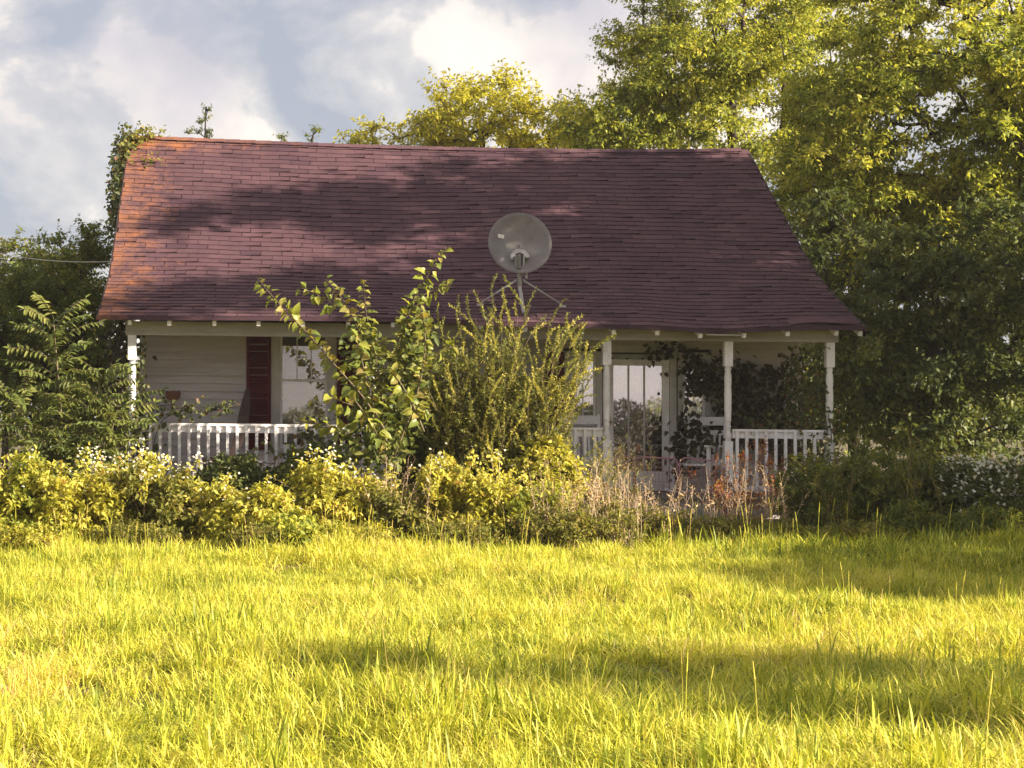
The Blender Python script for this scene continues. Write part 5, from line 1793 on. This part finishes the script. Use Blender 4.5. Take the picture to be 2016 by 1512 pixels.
tcol = bpy.data.collections.new('grass_tuft_kinds')
TK = [(30, .08, .19, .0080, .13, .75, 0), (28, .11, .25, .0085, .12, .7, 0), (24, .15, .31, .0090, .11, .6, 0), (24, .10, .24, .0070, .11, .8, 1), (20, .18, .36, .0095, .10, .6, 0), (28, .06, .14, .0080, .14, 1.1, 0)]
for i, (n, a, b, w, r, l, hd) in enumerate(TK):
    tcol.objects.link(bpy.data.objects.new('tuft_kind_%d' % i, tuft('tuft', 300 + i, n, a, b, w, r, l, hd)))

g = np.random.default_rng(9)
pts = []
for y0, y1, den in ((3.5, 9, 150), (9, 13, 125), (13, 18, 105), (18, 23.2, 90)):
    x0, x1 = -518 / F * y1 - 3.0, 1498 / F * y1 + 3.0
    n = int((x1 - x0) * (y1 - y0) * den)
    pts.append(np.stack([g.uniform(x0, x1, n), g.uniform(y0, y1, n)], 1))
n = 16000
pts.append(np.stack([g.uniform(-16, 28, n), g.uniform(14, 42, n)], 1))
XY = np.concatenate(pts)
XY = XY[~((XY[:, 1] > 23.2) & (XY[:, 0] > -1.9) & (XY[:, 0] < 7.9) & (XY[:, 1] < 33.5))]
N_ = len(XY)
P3 = np.stack([XY[:, 0], XY[:, 1], gz(XY[:, 0], XY[:, 1])], 1)
lum = lump_noise(np.stack([XY[:, 0], XY[:, 1] * .8, np.zeros(N_)], 1), .9, 3)
lum2 = lump_noise(np.stack([XY[:, 0], XY[:, 1], np.zeros(N_)], 1), 2.6, 4)
tall = np.clip(.5 + .5 * lum2 + g.normal(0, .25, N_), 0, 1)
idx = np.select([tall < .15, tall < .48, tall < .78, tall < .81, tall < .985], [5, 0, 1, 3, 2], 4)
scl = g.uniform(.75, 1.15, N_) * np.interp(XY[:, 1], [6, 12, 17.5, 19.2], [1.0, .9, .78, 1.25])
lum3 = lump_noise(np.stack([XY[:, 0], XY[:, 1], np.zeros(N_)], 1), 6.0, 6)
dry = np.clip(.40 + .24 * lum + .20 * lum2 + .14 * lum3 + g.normal(0, .17, N_), 0, 1)
leftdry = np.clip(((-.85 - XY[:, 0]) / .8), 0, 1) * np.clip((13.5 - XY[:, 1]) / 2, 0, 1)      # strip of dead stems at the left
dry = np.clip(dry + leftdry * .6 * (lum2 > -.35), 0, 1)
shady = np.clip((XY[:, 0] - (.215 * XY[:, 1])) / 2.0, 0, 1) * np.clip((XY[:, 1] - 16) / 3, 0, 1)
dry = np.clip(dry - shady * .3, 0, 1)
dry[idx == 4] *= .6
me = bpy.data.meshes.new('grass')
me.vertices.add(N_)
me.vertices.foreach_set('co', P3.astype(np.float32).ravel())
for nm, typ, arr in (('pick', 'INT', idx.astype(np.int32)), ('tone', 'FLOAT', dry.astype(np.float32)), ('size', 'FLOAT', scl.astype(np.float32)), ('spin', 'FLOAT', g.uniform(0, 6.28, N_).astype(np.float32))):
    a_ = me.attributes.new(nm, typ, 'POINT')
    a_.data.foreach_set('value', arr)
me.update()
grass = obj('grass', me, None, kind='stuff', label='tall yellow-green meadow grass filling the front yard', cat='grass')
ng = bpy.data.node_groups.new('scatter_tufts', 'GeometryNodeTree')
ng.interface.new_socket('Geometry', in_out='INPUT', socket_type='NodeSocketGeometry')
ng.interface.new_socket('Geometry', in_out='OUTPUT', socket_type='NodeSocketGeometry')
gi, go = ng.nodes.new('NodeGroupInput'), ng.nodes.new('NodeGroupOutput')
m2p = ng.nodes.new('GeometryNodeMeshToPoints')
iop = ng.nodes.new('GeometryNodeInstanceOnPoints')
ci = ng.nodes.new('GeometryNodeCollectionInfo')
ci.inputs['Collection'].default_value = tcol
ci.inputs['Separate Children'].default_value = True
ci.inputs['Reset Children'].default_value = True
iop.inputs['Pick Instance'].default_value = True


def named(nm, typ):
    a = ng.nodes.new('GeometryNodeInputNamedAttribute')
    a.data_type = typ
    a.inputs['Name'].default_value = nm
    return a.outputs[0]


cx = ng.nodes.new('ShaderNodeCombineXYZ')
ng.links.new(named('spin', 'FLOAT'), cx.inputs[2])
e2r_ = ng.nodes.new('FunctionNodeEulerToRotation')
ng.links.new(cx.outputs[0], e2r_.inputs[0])
ng.links.new(gi.outputs[0], m2p.inputs['Mesh'])
ng.links.new(m2p.outputs[0], iop.inputs['Points'])
ng.links.new(ci.outputs[0], iop.inputs['Instance'])
ng.links.new(named('pick', 'INT'), iop.inputs['Instance Index'])
ng.links.new(e2r_.outputs[0], iop.inputs['Rotation'])
ng.links.new(named('size', 'FLOAT'), iop.inputs['Scale'])
ng.links.new(iop.outputs[0], go.inputs[0])
md = grass.modifiers.new('scatter', 'NODES')
md.node_group = ng

# ------------------------------------------------------------------ far woods
def treeline(name, label, x0, x1, y, h, n, seed, leaf=.5, mat='leaf_mid'):
    g = np.random.default_rng(seed)
    x = g.uniform(x0, x1, n)
    top = h * (.72 + .28 * np.sin(x * .31 + seed) * np.sin(x * .13) + .16 * np.sin(x * 1.1 + 2) + .08 * np.sin(x * 2.7))
    z = top * g.uniform(0, 1, n) ** .7
    P = np.stack([x, y + g.normal(0, .3 * h, n), z], 1)
    V_, Q_, R_ = leaves_arr(P, rand_dir(g, n), rand_dir(g, n) + np.array([.3, 0, .6]), leaf * g.uniform(.6, 1.3, n), leaf * .6, g.uniform(0, 1, n))
    return obj(name, fast_mesh(name, V_, Q_, R_), M[mat], None, kind='stuff', label=label, cat='woods')


treeline('far_treeline', 'distant woods seen low behind the house', -45, 70, 66, 5.5, 16000, 71)
treeline('roadside_hedge', 'rank hedge across the lane, mirrored in the door glass', -3, 20, -8, 1.95, 30000, 73, .12, 'leaf_creeper')
treeline('roadside_treeline', 'distant tree line across the field, mirrored in the door glass', -70, 110, -130, 4.6, 16000, 72)


# ------------------------------------------------------------------ thin haze volume, added for soft lens glow and lifted shadows
hz = MB().box(-705, 705, -705, 705, -1.2, 16.5)
hm, N = new_mat('lens_glow_haze')
hv = N.n('ShaderNodeVolumePrincipled', ins={'Density': 0.0005, 'Anisotropy': 0.3, 'Color': (1.0, 0.95, 0.90, 1)})
ho = N.n('ShaderNodeOutputMaterial')
N.l(hv.outputs[0], ho.inputs['Volume'])
hz.build('haze', hm, None, kind='stuff', label='thin pale haze added to imitate soft lens glow', cat='haze')
